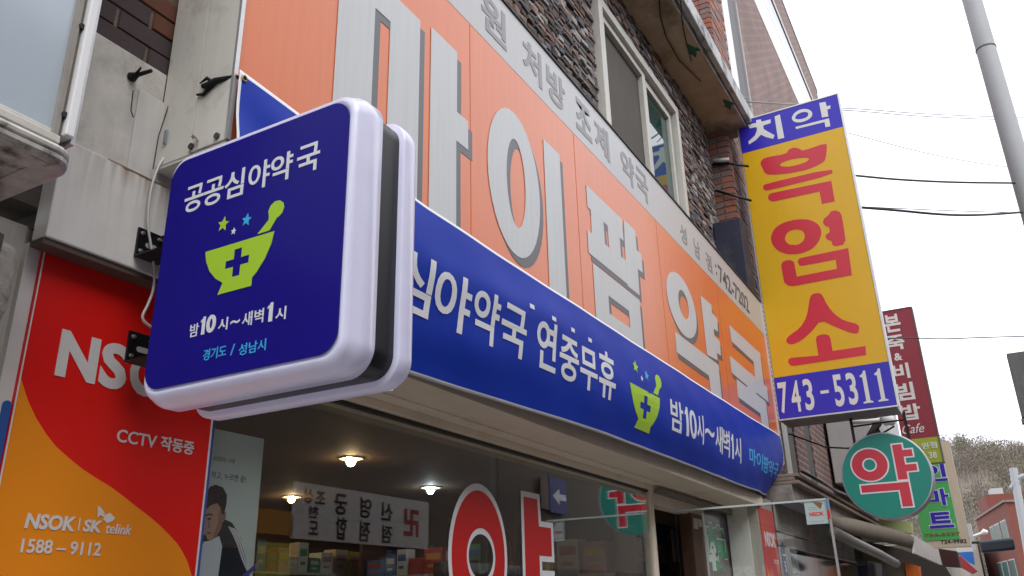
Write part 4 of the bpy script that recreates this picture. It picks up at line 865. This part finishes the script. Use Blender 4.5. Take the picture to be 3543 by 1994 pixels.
glyph([smoothl([(405, 325), (428, 293), (475, 285), (512, 298), (560, 400), (620, 470), (700, 525), (836, 558), (825, 640), (760, 632), (640, 585), (500, 520), (420, 620), (330, 700), (250, 735), (207, 718), (200, 688), (225, 655), (320, 590), (380, 490)])], B_, cherry, 'letter')
glyph([[(458, 690), (465, 662), (495, 647), (535, 642), (570, 652), (584, 680), (602, 787), (887, 744), (893, 822), (265, 917), (235, 910), (217, 885), (222, 858), (245, 845), (480, 827)]], B_, cherry, 'letter')
b = MB(); v0_, v1_ = 1.555, 1.835; wd = .0955
for ch, uc in (('7', -1.42), ('4', -1.315), ('3', -1.205), ('5', -.955), ('3', -.845), ('1', -.735), ('1', -.618)):
    write(b, '1s' if ch == '1' else ch, fx, (uc-.039, v0_, uc+.039, v1_), .02, h0=.0004, h1=.0016)
b.fbox(fx, -1.105, -1.035, 1.685, 1.712, .0004, .0016); put('phone_number', b, yw, ys)
# stay wires of the sign
b = MB(); a_ = onX(2480, 335, 7.45); 
P = [onX(p[0], p[1], 7.6) for p in ((2545, 335), (2560, 348), (2585, 352), (2620, 355), (2700, 360), (2760, 360))]; b.tube(P, .009, 6)
P = [onX(p[0], p[1], 7.58) for p in ((2590, 345), (2570, 332), (2552, 340), (2556, 356), (2580, 360), (2620, 375), (2650, 384))]; b.tube(P, .005, 6)
solo('stay_wire', b, M('galvanised_wire', (.3, .28, .26), .5, metal=.6), 'twisted stay wire holding the top of the yellow sign', 'wire', smooth=True)
for pts, lab in ((((2465, 570), (2520, 566), (2590, 576)), 'upper thick black cable crossing the brick corner left of the yellow sign'), (((2475, 660), (2520, 672), (2600, 695)), 'lower thick black cable crossing the brick corner left of the yellow sign')):
    b = MB(); b.tube([onX(p[0], p[1], 7.40) for p in pts], .012, 6); solo('power_cable', b, blackmetal, lab, 'cable', smooth=True)
b = MB(); b.tube([onX(2470, 558, 7.39), onX(2522, 553, 7.39)], .022, 10); solo('cable_sleeve', b, M('grey_sleeve', (.55, .56, .58), .4), 'short pale sleeve on the black cable left of the yellow sign', 'sleeve', smooth=True)
# dark blue box sign between
b = MB(); b.box(7.10, 7.34, 1.50, 1.76, 2.62, 3.33); solo('dark_side_sign', b, M('navy_grimy_panel', (.018, .022, .05), .6, var=.6, vs=6, dirt=((.09, .09, .11), 4, .5)), 'dark navy panel filling the gap above the sign end', 'panel', bevel=.01)

# ------------------------------------------------------------------ round sign
rs = thing('round_sign', 'round teal pharmacy sign with a red character hung below the yellow sign', 'sign', (7.75, .72, .6))
RC = (-.722, .978); RRx, RRz = .355, .358
def disc(x0, x1, r0, r1=None, n=64):
    m_ = MB(); r1 = r1 or r0
    vs = [(x0, -(RC[0]+r0*RRx*math.cos(2*math.pi*k/n)), RC[1]+r0*RRz*math.sin(2*math.pi*k/n)) for k in range(n)] + [(x1, -(RC[0]+r1*RRx*math.cos(2*math.pi*k/n)), RC[1]+r1*RRz*math.sin(2*math.pi*k/n)) for k in range(n)]
    fs = [tuple(range(n-1, -1, -1)), tuple(range(n, 2*n))] + [(i, (i+1) % n, n+(i+1) % n, n+i) for i in range(n)]
    return m_.add(vs, fs)
rim = M('lilac_grey_rim', (.60, .585, .66), .4, var=.2, vs=15)
fixn(put('rim', disc(7.70, 7.90, 1.0), rim, rs, bevel=.012)); fixn(put('face', disc(7.694, 7.699, .965), teal, rs)); 
fr7 = FX(7.693)
def U(x, y): return (-.982+x*.505, .713+y*.50)
yg = [[ [U(*p) for p in ell(.293, .72, .28, .265, 36)], [U(*p) for p in ell(.293, .72, .115, .115, 26, True)] ],
      [[U(*p) for p in ((.69, .435), (.835, .435), (.835, .56), (1.0, .56), (1.0, .67), (.835, .67), (.835, .80), (.975, .80), (.975, .91), (.835, .91), (.835, 1.01), (.69, 1.01))]],
      [[U(*p) for p in ((.10, .39), (.10, .27), (.68, .27), (.68, 0), (.835, 0), (.835, .39))]]]
b = MB()
for i_, lp in enumerate(yg): lay(b, shape2d(lp, .012), fr7, .0004+.0001*i_, .0012+.0002*i_)
put('lettering_outline', b, white, rs)
b = MB()
for lp in yg: lay(b, shape2d(lp), fr7, .0018, .0026)
put('lettering', b, cherry, rs)
b = MB()
for uu in (-.93, -.50): b.tube([(7.76, -uu, 1.22), (7.76, -uu, 1.50)], .012, 6)
b.tube([(7.76, .93, 1.42), (7.76, .50, 1.43)], .008, 6); put('hanger', b, blackmetal, rs)
b = MB(); b.tube([(7.9, 1.5, 1.45), (7.95, 1.2, 1.30), (7.9, 1.0, 1.26), (7.9, .75, 1.34), (7.85, .6, 1.40)], .008, 6); solo('power_cable', b, blackmetal, 'sagging black wire behind the round sign', 'cable', smooth=True)

# ------------------------------------------------------------------ signs further down the street
bj = thing('projecting_sign', 'tall maroon projecting sign with white vertical Korean letters and green foot', 'sign', (16, .85, 2.2))
fj = FX(16); a = uvX(16)
b = MB(); b.fbox(fj, -1.14, -.577, 2.60, 4.95, -.25, 0); put('maroon_panel', b, maroon, bj)
b = MB(); b.fbox(fj, -1.14, -.577, 2.17, 2.598, -.25, 0); put('green_panel', b, olive, bj)
b = MB(); b.fbox(fj, -.577, -.555, 2.17, 4.96, -.26, .01); b.fbox(fj, -1.14, -.577, 4.95, 4.965, -.26, .01); put('frame', b, M('dark_bronze_trim', (.12, .09, .08), .5), bj)
qj = uvX(16, 3000, 1040, 2.5); b = MB()
for ch, c0, c1, yt, yb in (('본', 148, 290, 120, 275), ('죽', 165, 325, 300, 430), ('&', 233, 305, 455, 520), ('비', 222, 368, 545, 680), ('빔', 248, 408, 710, 865), ('밥', 285, 465, 895, 1035)):
    xm = (c0+c1)/2; l = qj((c0, (yt+yb)/2)); r_ = qj((c1, (yt+yb)/2)); t_ = qj((xm, yt)); bt_ = qj((xm, yb)); write(b, ch, fj, (l[0], bt_[1], r_[0], t_[1]), .03, h0=.001, h1=.006)
l = qj((300, 1110)); r_ = qj((490, 1080)); write(b, 'Cafe', fj, (l[0], qj((390, 1150))[1], r_[0], qj((390, 1070))[1]), .0, h0=.001, h1=.006, shear=.35)
write(b, '원점', fj, (qj((468, 1250))[0], qj((540, 1280))[1], qj((605, 1250))[0], qj((540, 1225))[1]), .02, h0=.001, h1=.006)
write(b, '38', fj, (qj((535, 1340))[0], qj((560, 1365))[1], qj((605, 1340))[0], qj((560, 1310))[1]), .02, h0=.001, h1=.006)
put('lettering', b, yw, bj)
mt = thing('projecting_sign', 'beige and green projecting sign with dark blue Korean letters below the maroon one', 'sign', (18, .9, .9))
fm = FX(18); qm = uvX(18, 2850, 1350, 2.251)
br = qm((1150, 1215)); tr = qm((960, 395)); gtr = qm((915, 560)); gbr = qm((1085, 1160)); gbl = qm((780, 1160)); bl_ = qm((820, 1215))
b = MB(); b.fbox(fm, -1.22, br[0], br[1], tr[1], -.25, 0); put('beige_board', b, beige, mt)
b = MB(); b.fbox(fm, gbl[0]-.02, (gtr[0]+gbr[0])/2, gbr[1], gtr[1]+.2, .0, .01); put('green_panel', b, martgreen, mt)
b = MB(); b2_ = MB()
for ch, bl2, tr2 in (('인', (790, 720), (940, 570)), ('마', (815, 905), (960, 765)), ('트', (830, 1080), (995, 945))):
    l_ = qm(bl2); r2 = qm(tr2); w0 = (l_[0]+.0, l_[1], r2[0], r2[1])
    write(b2_, ch, fm, (w0[0]-.012, w0[1]-.012, w0[2]+.012, w0[3]+.012), .07, h0=.010, h1=.014); write(b, ch, fm, w0, .035, h0=.015, h1=.02)
put('lettering_outline', b2_, white, mt); put('lettering', b, royal, mt)
b = MB(); l_ = qm((790, 1145)); r2 = qm((1060, 1105)); write(b, '734-5337', fm, (l_[0], l_[1], r2[0], r2[1]-.0), .015, h0=.011, h1=.018); put('phone_number', b, M('rust_red_print', (.33, .08, .03), .5), mt)
b = MB(); l_ = qm((915, 1200)); r2 = qm((1110, 1160)); write(b, '734-9982', fm, (l_[0], l_[1], r2[0], r2[1]), .01, h0=.001, h1=.008); put('phone_number', b, darkm, mt)

# grey side wall and white front of a further building, as plain boxes
b = MB(); b.box(10.6, 12.0, 1.07, 1.56, 1.30, 2.6); gb = solo('cladding_box', b, M('light_grey_cladding', (.42, .41, .40), .6, var=.15), 'plain light grey side wall of a further building left of the round sign', 'panel', bevel=.01)
b = MB(); b.box(12.2, 13.8, 1.0, 1.5, 1.40, 2.7); solo('white_front_box', b, M('white_front_panel', (.66, .66, .68), .5, var=.15), 'long white front of a further building behind the grey wall and round sign', 'sign box', bevel=.01)
# camera lamp arm
la = thing('street_lamp', 'small white lamp arm between the yellow sign and the round sign', 'lamp', (9.5, .9, 1.8))
P = [onX(p[0], p[1], 9.5) for p in ((2940, 1462), (3000, 1458), (3060, 1452))]; b = MB(); b.tube(P, .022, 8); put('arm', b, M('white_lamp_paint', (.65, .63, .6), .4), la, smooth=True)
P = [onX(p[0], p[1], 9.4) for p in ((3052, 1440), (3072, 1452), (3096, 1464))]; b = MB(); b.tube(P, [.05, .075, .03], 10); put('head', b, M('lamp_head', (.85, .87, .86), .25), la, smooth=True)
P = [onX(p[0], p[1], 9.7) for p in ((3010, 1440), (3035, 1470), (3015, 1500), (3045, 1490))]; b = MB(); b.tube(P, [.07, .05, .06, .03], 8); solo('junction_clutter', b, M('dark_brown_clutter', (.05, .03, .028), .8, var=.5, vs=20), 'tangle of dark fittings behind the lamp arm', 'fittings')

# awnings
aw = thing('awning', 'tan canvas awning with a pale end flap below the round sign', 'awning', (11, 1.1, .5))
tan = M('tan_canvas', (.17, .14, .105), .85, var=.25, vs=4)
q0 = [onX(2870, 1792, 8.3), onX(3000, 1812, 10.0), onX(3150, 1850, 12.9), onX(3165, 1862, 13.6)]
q1_ = [onX(2880, 1826, 8.3), onX(3010, 1862, 10.0), onX(3150, 1893, 12.9), onX(3165, 1900, 13.6)]
b = MB(); vs = []; fs = []
for i in range(13):
    t = i/12*3; k = min(int(t), 2); f_ = t-k; A0 = q0[k].lerp(q0[k+1], f_); B0 = q1_[k].lerp(q1_[k+1], f_)
    vs += [(A0.x, 1.58, A0.z + .42*(1.58-A0.y)), tuple(A0), tuple((A0+B0)/2 + Vector((0, -.012, 0))), tuple(B0), (B0.x, B0.y+.03, B0.z-.006)]
for i in range(12):
    for k in range(4): fs.append((i*5+k, i*5+k+1, (i+1)*5+k+1, (i+1)*5+k))
b.add(vs, fs); o = put('canvas', b, tan, aw, smooth=True); md = o.modifiers.new('t', 'SOLIDIFY'); md.thickness = .01
P = [onX(p[0], p[1], x) for p, x in (((2885, 1842), 8.2), ((2960, 1880), 8.9), ((3045, 1920), 10.3), ((3100, 1950), 11.2))]; b = MB(); b.tube(P, .05, 10); put('roller_tube', b, M('grey_roller', (.24, .22, .20), .5, var=.3, vs=8), aw, smooth=True)
b = MB(); P = [onX(p[0], p[1], x) for p, x in (((3158, 1850), 13.4), ((3246, 1904), 15.2), ((3257, 1956), 15.0), ((3165, 1915), 13.2))]
b.add([tuple(p) for p in P] + [tuple(p+Vector((.0, .03, 0))) for p in P], [(0, 1, 2, 3), (7, 6, 5, 4), (0, 4, 5, 1), (1, 5, 6, 2), (2, 6, 7, 3), (3, 7, 4, 0)]); put('end_flap', b, M('pale_canvas', (.50, .47, .44), .8, var=.2, vs=6), aw)
def card(name, pts, X, mat, lab, cat, d=.25):
    P = [onX(p[0], p[1], X) for p in pts]; b = MB(); n = len(P)
    b.add([tuple(p) for p in P] + [(p.x+d, p.y, p.z) for p in P], [tuple(range(n)), tuple(range(2*n-1, n-1, -1))] + [(i, n+i, n+(i+1) % n, (i+1) % n) for i in range(n)])
    o = solo(name, b, mat, lab, cat); fixn(o); return o
card('shop_sign', ((3030, 1795), (3152, 1806), (3156, 1846), (3035, 1826)), 13.8, M('pale_lime_face', (.46, .52, .22), .5), 'pale lime sign strip just under the round sign', 'sign')
card('shop_sign', ((2990, 1788), (3029, 1795), (3031, 1824), (2995, 1812)), 13.9, M('dark_green_face', (.03, .12, .02), .5), 'small dark green sign end left of the pale lime strip', 'sign')
card('shop_sign', ((2975, 1905), (3105, 1935), (3080, 1950), (2990, 1940)), 12, M('olive_board', (.10, .12, .03), .6), 'olive board under the awning roller', 'sign')
card('shop_interior_wall', ((2880, 1850), (3120, 1900), (3270, 1960), (3330, 2060), (2880, 2060)), 17, M('dark_brown_wall', (.05, .04, .035), .8), 'dark brown shop wall under the awning', 'wall')  # one even dark brown wall colour
card('delivery_truck', ((2912, 1948), (3000, 1940), (3008, 2050), (2915, 2050)), 12.5, M('navy_truck_paint', (.006, .012, .05), .4), 'dark navy box body standing under the awning', 'vehicle', 1.5)
card('banner_board', ((3068, 1945), (3128, 1948), (3138, 2050), (3075, 2050)), 13.5, M('tan_board', (.33, .30, .22), .6), 'tan board between the navy box and the orange sign', 'board')
card('shop_sign', ((3128, 1944), (3180, 1960), (3188, 2050), (3145, 2050)), 13.4, M('vivid_orange_face', (.62, .13, .01), .5), 'vivid orange sign panel under the awning flap', 'sign')
card('shutter', ((3192, 1956), (3290, 1966), (3300, 2050), (3200, 2050)), 18, M('pale_shutter', (.45, .46, .43), .5, streak=.3), 'pale metal shutter below the awning flap', 'shutter')
card('awning', ((3246, 1898), (3310, 1908), (3322, 1962), (3262, 1958)), 21, M('dark_maroon_canvas', (.05, .012, .012), .8), 'dark maroon awning right of the pale flap', 'awning', .8)
card('awning', ((3300, 1920), (3325, 1925), (3380, 1975), (3362, 1985), (3325, 1965)), 23, M('crimson_canvas', (.42, .05, .07), .7, var=.3, vs=4), 'crimson awning edge beside the blue sign', 'awning', .6)
card('shop_sign', ((3307, 1897), (3365, 1895), (3368, 1910), (3310, 1912)), 26, M('pale_sign_head', (.55, .55, .52), .6), 'pale strip above the small blue sign', 'sign')
card('shop_sign', ((3310, 1912), (3366, 1909), (3373, 1955), (3350, 1945)), 26, M('bright_blue_face', (.02, .14, .48), .5), 'small bright blue sign at the end of the row of shops', 'sign')

# far row of shops behind the signs
b = MB(); b.box(18.5, 40, 1.3, 6, GZ, 1.0); solo('shop_row', b, M('tan_render', (.30, .27, .23), .8, var=.3, vs=1), 'low tan row of shops beyond the projecting signs', 'building')

# ------------------------------------------------------------------ wires and pole
def lamp_pole():
    t = thing('utility_pole', 'tall pale grey leaning utility pole at the right', 'pole', (14, -1.4, GZ))
    T = onX(3346, -60, 14.0); T2 = onX(3510, 519, 14.0); d = (T2-T).normalized(); bot = T + d*((GZ-T.z)/d.z); top = T - d*2
    b = MB(); b.tube([bot, T2, T, top], [.17, .155, .145, .138], 28); put('shaft', b, M('pale_grey_pole', (.33, .335, .345), .6, var=.15, vs=2), t, smooth=True)
    c = T.lerp(T2, .42); b = MB(); b.tube([c-d*.012, c+d*.012], .158, 28); put('band', b, M('pole_band', (.10, .095, .09), .5), t, smooth=True)
lamp_pole()
def wire(pts, r, lab, X=(12, 14)):
    n = len(pts); P = [onX(p[0], p[1], X[0]+(X[1]-X[0])*i/(n-1)) for i, p in enumerate(pts)]
    for _ in range(2): P = [P[0]] + [q for i in range(n-1) for q in (P[i].lerp(P[i+1], .25), P[i].lerp(P[i+1], .75))] + [P[-1]]; n = len(P)
    b = MB(); b.tube(P, r, 5); solo('overhead_wire', b, M('wire_black', (.02, .02, .018), .7), lab, 'wire', 'overhead wires across the white sky', smooth=True)
wire(((2850, 372), (2990, 378), (3150, 392), (3350, 402), (3560, 407)), .006, 'uppermost thin overhead wire right of the yellow sign top', (10, 16))
wire(((2850, 378), (2990, 386), (3150, 401), (3370, 412), (3560, 416)), .006, 'second thin overhead wire just under the uppermost one', (10, 16))
wire(((2860, 440), (2930, 459), (3060, 494), (3200, 530), (3350, 560), (3500, 580)), .005, 'faint slanting thin wire in the white sky', (10, 14.2))
wire(((2880, 600), (2960, 608), (3100, 622), (3300, 632), (3512, 634)), .016, 'upper thick black wire reaching the pole', (10, 13.8))
wire(((2900, 712), (2985, 719), (3100, 728), (3250, 743), (3350, 746), (3450, 742), (3538, 735)), .018, 'lower thick sagging black wire reaching the pole', (10, 13.8))
wire(((2985, 716), (3150, 724), (3350, 732), (3500, 736)), .006, 'thin straight wire above the sagging thick wire', (10.1, 13.8))
wire(((3060, 1172), (3170, 1170), (3260, 1174), (3400, 1168), (3560, 1164)), .011, 'single wire crossing the top of the maroon sign', (14, 18))
wire(((3260, 1330), (3380, 1322), (3560, 1300)), .003, 'very faint wire above the hill', (20, 24))
wire(((3260, 1540), (3400, 1535), (3480, 1700), (3560, 1640)), .003, 'faint low wire in front of the hill', (30, 34))
# grey sign back at right edge
b = MB(); b.fbox(FX(9), .405, .62, 1.56, 2.17, -.12, 0); b.fbox(FX(9), .395, .42, 1.50, 1.545, -.1, 0); b.tube([(9.06, -.62, 1.85), (9.06, -1.6, 1.85)], .03, 8); b.tube([(9.06, -1.6, GZ), (9.06, -1.6, 2.3)], .05, 10)
for ob in [solo('road_sign', b, M('dark_grey_sign_back', (.15, .15, .145), .6, streak=.4, var=.3, vs=6), 'dark grey sign box cut off at the right edge of the picture', 'sign')]:
    for v in ob.data.vertices: pass
# lamp posts near the red building
def post(px0, py0, px1, py1, X, r, lab, mat):
    a, c = onX(px0, py0, X), onX(px1, py1, X); b = MB(); b.tube([a, c], r, 8); return a, b
pst = M('white_post', (.36, .37, .39), .5)
sl_ = thing('street_light', 'white street light post in front of the red building', 'street light', onX(3560, 1994, 45))
a, b = post(3505, 1620, 3575, 2010, 45, .17, '', pst); b.tube([onX(3500, 1665, 45), onX(3545, 1645, 45)], .12, 6); put('post', b, pst, sl_)
b = MB(); b.tube([onX(3496, 1690, 45), onX(3512, 1672, 45), onX(3530, 1668, 45)], [.1, .16, .1], 6); put('head', b, pst, sl_)
sl_ = thing('street_light', 'thin pale post with a horn lamp left of the red building', 'street light', onX(3380, 1994, 30))
b = MB(); b.tube([onX(3351, 1812, 30), onX(3369, 1905, 30)], .07, 8); put('post', b, pst, sl_)
b = MB(); b.tube([onX(3366, 1856, 30), onX(3395, 1846, 30), onX(3405, 1840, 30), onX(3418, 1843, 30)], [.03, .04, .09, .05], 8); put('head', b, M('lamp_cream', (.75, .73, .66), .4), sl_)
sl_ = thing('traffic_light', 'long black traffic light housing on an arm in front of the red building', 'traffic light', onX(3450, 1890, 28))
b = MB(); A0 = onX(3390, 1893, 28); B0 = onX(3510, 1880, 28); v_ = (B0-A0); b.fbox(Fr(A0, v_.normalized(), (0, 0, 1)), 0, v_.length, -.17, .15, -.2, .15); put('housing', b, M('black_housing', (.012, .018, .028), .5, var=.3, vs=3), sl_, bevel=.06)
b = MB(); b.tube([onX(3362, 1878, 28), onX(3392, 1877, 28)], .04, 6); put('arm', b, blackmetal, sl_)

# ------------------------------------------------------------------ red far building
rb = thing('red_building', 'far red brick corner building with pale windows at the lower right', 'building', (60, -2, GZ))
rbm = M('salmon_brick_wall', (.19, .058, .042), .85, var=.2, vs=.5)
cA = onX(3478, 1738, 56); zr_ = cA.z
def far(pt, X): q = onX(*pt, X); return q
C0 = Vector((56, cA.y, 0)); L0 = Vector((68, 1.15, 0)); R0 = Vector((60.5, cA.y-7, 0))
class FrW(Fr): pass
def fw(P, Q): d = (Q-P); u = d.normalized(); return Fr(P, u, (0, 0, 1)), d.length
fl, ll = fw(L0, C0); frr, lr = fw(C0, R0)
b = MB(); b.prism(Fr((0, 0, 0), (1, 0, 0), (0, 1, 0)), [(C0.x, C0.y), (L0.x, L0.y), (L0.x+6, L0.y-9), (R0.x, R0.y)][::-1], GZ, zr_); fixn(put('wall', b, rbm, rb))
b = MB(); b.fbox(fl, -.2, ll+.05, zr_, zr_+.12, -.3, .12); b.fbox(frr, 0, lr, zr_, zr_+.12, -.3, .12); put('roof_coping', b, M('grey_coping', (.22, .16, .14), .7), rb)
b = MB(); b.fbox(fl, .3, ll*.32, zr_+.12, zr_+1.3, -3, -.3); put('stair_tower', b, rbm, rb)
b = MB(); b.fbox(fl, ll*.12, ll*.22, zr_+1.3, zr_+1.8, -1.6, -.9); put('roof_tank', b, M('white_roof_unit', (.4, .41, .41), .5), rb)
wg = M('teal_far_glass', (.10, .20, .20), .2, spec=.8); wfm = M('far_frame', (.5, .52, .5), .5)
for fa, ul in ((fl, [(.42, .52), (.56, .70), (.76, .90)]), (frr, [(.32, .55), (.7, .85)])):
    Ln = ll if fa is fl else lr
    for lv in range(3):
        z0 = zr_-1.9-lv*2.15
        if z0 < GZ+.5: continue
        for u0__, u1__ in ul:
            b = MB(); b.fbox(fa, Ln*u0__-.06, Ln*u1__+.06, z0-.06, z0+1.06, .0, .04); ww = put('window', b, wfm, rb)
            b = MB(); um = (u0__+u1__)/2*Ln; b.fbox(fa, Ln*u0__, um-.03, z0, z0+1, .041, .05); put('pane', b, wg, ww); b = MB(); b.fbox(fa, um+.03, Ln*u1__, z0, z0+1, .041, .05); put('pane', b, wg, ww)
b = MB(); b.box(75, 85, -22, -7.0, GZ, 9.6); solo('white_building', b, M('white_far_render', (.62, .62, .60), .7, var=.2, vs=.4), 'pale building with stepped roof behind the red one at the right edge', 'building')
b = MB(); b.box(62, 70, 1.3, 8, GZ, 3.4); solo('beige_building', b, M('beige_far_render', (.38, .33, .28), .8, var=.3, vs=.4), 'low beige building left of the red building', 'building')

# ------------------------------------------------------------------ hill and bare woodland
hb = MB(); nx2, ny2 = 26, 60
def hz(x, y):
    u = max(0, min(1, (x-120)/120)); h = u*u*(3-2*u)
    top = 31.5 + 2.0*math.sin(y*.05+1) + 1.2*math.sin(y*.17) - .0016*y*y
    return GZ + h*max(top, 6)*1.0 - max(0, x-245)*.25 + .8*math.sin(x*.2+y*.13)
V = [(110+x*9, -180+y*6, hz(110+x*9, -180+y*6)) for x in range(nx2) for y in range(ny2)]
F = [(x*ny2+y, (x+1)*ny2+y, (x+1)*ny2+y+1, x*ny2+y+1) for x in range(nx2-1) for y in range(ny2-1)]
hb.add(V, F); struct('hill', hb, M('hill_leaf_litter', (.20, .165, .135), .95, var=.5, vs=.08), smooth=True)
tw = MB(); rt = random.Random(11); tmats = [M('bare_twigs_%s' % n, c, .95) for n, c in (('grey', (.185, .16, .14)), ('brown', (.18, .145, .115)), ('olive', (.165, .16, .10)), ('pale', (.22, .195, .17)))]
for k in range(1500):
    x = rt.uniform(140, 262); y = rt.uniform(-36, 26) * (x/200); z0 = hz(x, y); h = rt.uniform(3.2, 5.6); wr_ = h*rt.uniform(.3, .42)
    tm = rt.choices(range(4), (5, 5, 3, .5))[0]
    tw.add([(x, y-.12, z0), (x, y+.12, z0), (x, y, z0+h*.8)], [(0, 1, 2)], tm)
    for j in range(105):
        th = rt.uniform(0, 2*math.pi); rad = wr_*rt.random()**.5; zz = z0 + h*(.28+.72*rt.random()**.8); rad *= math.sin(min(1, (zz-z0)/h*1.02)*math.pi*.9)**.6 + .1
        cx_, cy_ = x+rad*math.cos(th), y+rad*math.sin(th); L_ = rt.uniform(.3, .7); dx, dy, dz_ = math.cos(th)*L_*.5, math.sin(th)*L_*.6, L_*rt.uniform(.4, 1); w_ = rt.uniform(.04, .10)
        tw.add([(cx_, cy_-w_, zz), (cx_, cy_+w_, zz), (cx_+dx, cy_+dy, zz+dz_)], [(0, 1, 2)], tm)
solo('bare_woodland', tw, tmats, 'greyish brown bare woodland covering the far hill', 'woodland', kind='stuff')

# ------------------------------------------------------------------ opposite side of the street (seen reflected)
ob = thing('opposite_building', 'brick building across the street seen only as a reflection in the glass', 'building', (8, -4.5, GZ))
b = MB(); b.box(-14, 30, -9, -4.1, .80, 3.4); put('middle_wall', b, M('dull_brown_render', (.15, .12, .10), .8, var=.3, vs=.8), ob)
b = MB(); b.box(-14, 30, -9, -4.1, 3.401, 5.4); put('upper_wall', b, M('pale_opposite_render', (.50, .46, .42), .8, var=.2, vs=.6), ob)
b = MB(); b.box(-14, 30, -9, -4.1, GZ, .799); put('lower_wall', b, bmat, ob)
b = MB(); b.box(2, 28, -4.1, -4.04, -.6, .75); put('shop_glass', b, M('dark_glass', (.02, .02, .025), .08), ob)
for k in range(7):
    b = MB(); b.box(-10+k*5, -7.6+k*5, -4.1, -4.05, 3.0, 4.4); wv = put('window', b, frame_w, ob); b = MB(); b.box(-9.9+k*5, -7.7+k*5, -4.05, -4.045, 3.1, 4.3); put('pane', b, M('dark_glass', (.02, .02, .025), .08), wv)
fo = thing('fortune_sign', 'white fortune teller sign with vertical dark Korean writing reflected in the shop glass', 'sign', (9.5, -4, .9))
b = MB(); b.box(8.1, 11.05, -4.035, -3.98, .90, 1.60); put('board', b, M('white_board', (.72, .70, .68), .6), fo)
ff = FO(-3.98); QV = uvY(7.68, 700, 1400, 2.441)
b = MB()
def vm(ch, l, r_, t, bt, bold=.02, mb=b):
    L_ = QV((l, (t+bt)/2)); R_ = QV((r_, (t+bt)/2)); T_ = QV(((l+r_)/2, t)); B0_ = QV(((l+r_)/2, bt)); write(mb, ch, ff, (-R_[0], B0_[1], -L_[0], T_[1]), bold, h0=.001, h1=.006)
for ch, l, r_, t, bt in (('신', 1515, 1610, 830, 980), ('점', 1520, 1605, 1020, 1170), ('영', 1335, 1430, 790, 960), ('점', 1330, 1420, 985, 1160), ('궁', 1115, 1225, 755, 930), ('합', 1125, 1220, 950, 1140), ('조', 960, 1040, 735, 840), ('상', 855, 940, 705, 830), ('천', 905, 985, 860, 960), ('도', 900, 980, 985, 1100)): vm(ch, l, r_, t, bt)
put('lettering', b, darkm, fo)
b = MB(); vm('卍', 1703, 1828, 885, 1115, .04, b); put('temple_mark', b, M('dull_red_print', (.42, .03, .04), .5), fo)
b = MB(); b.box(7.56, 8.07, -4.03, -3.97, .25, .83); solo('yellow_shop_sign', b, M('yellow_green_face', (.55, .50, .04), .5), 'yellow shop sign across the street reflected in the glass', 'sign')
b = MB(); b.box(7.5, 8.04, -4.03, -3.98, .93, 1.22); solo('orange_shop_sign', b, M('dull_orange_face', (.50, .22, .03), .5), 'dull orange sign beside the white fortune sign across the street', 'sign')
ba = thing('arrow_sign', 'blue arrow sign across the street reflected in the shop glass', 'sign', (15, -4, 1.5))
QA = uvY(7.7, 1400, 1400, 2.441); a0 = QA((1225, 740)); a1 = QA((1375, 935)); b = MB(); b.box(a0[0], a1[0], -4.03, -3.99, a1[1], a0[1]+.3); put('board', b, M('dim_blue_face', (.02, .016, .20), .5), ba)
b = MB(); c0 = QA((1250, 775)); c1 = QA((1360, 790)); h_ = .16; m0, m1, zz = -c0[0], -c1[0], (c0[1]+c1[1])/2
lay(b, shape2d([[(m1, zz-.06), (m0-.3, zz-.06), (m0-.3, zz-h_), (m0, zz), (m0-.3, zz+h_), (m0-.3, zz+.06), (m1, zz+.06)]]), FO(-3.989), 0, .003); put('arrow', b, white, ba)
a0 = QA((1150, 740)); a1 = QA((1222, 890)); b = MB(); b.box(a0[0], a1[0], -4.03, -3.99, a1[1], a0[1]+.3); solo('brown_menu_sign', b, brownwood, 'brown sign beside the blue arrow sign reflected in the glass', 'sign')

# ------------------------------------------------------------------ lift everything built relative to eye level
for o in list(scene.objects):
    if o.parent is None and o.type in ('MESH', 'EMPTY', 'CURVE'): o.location.z += EYE
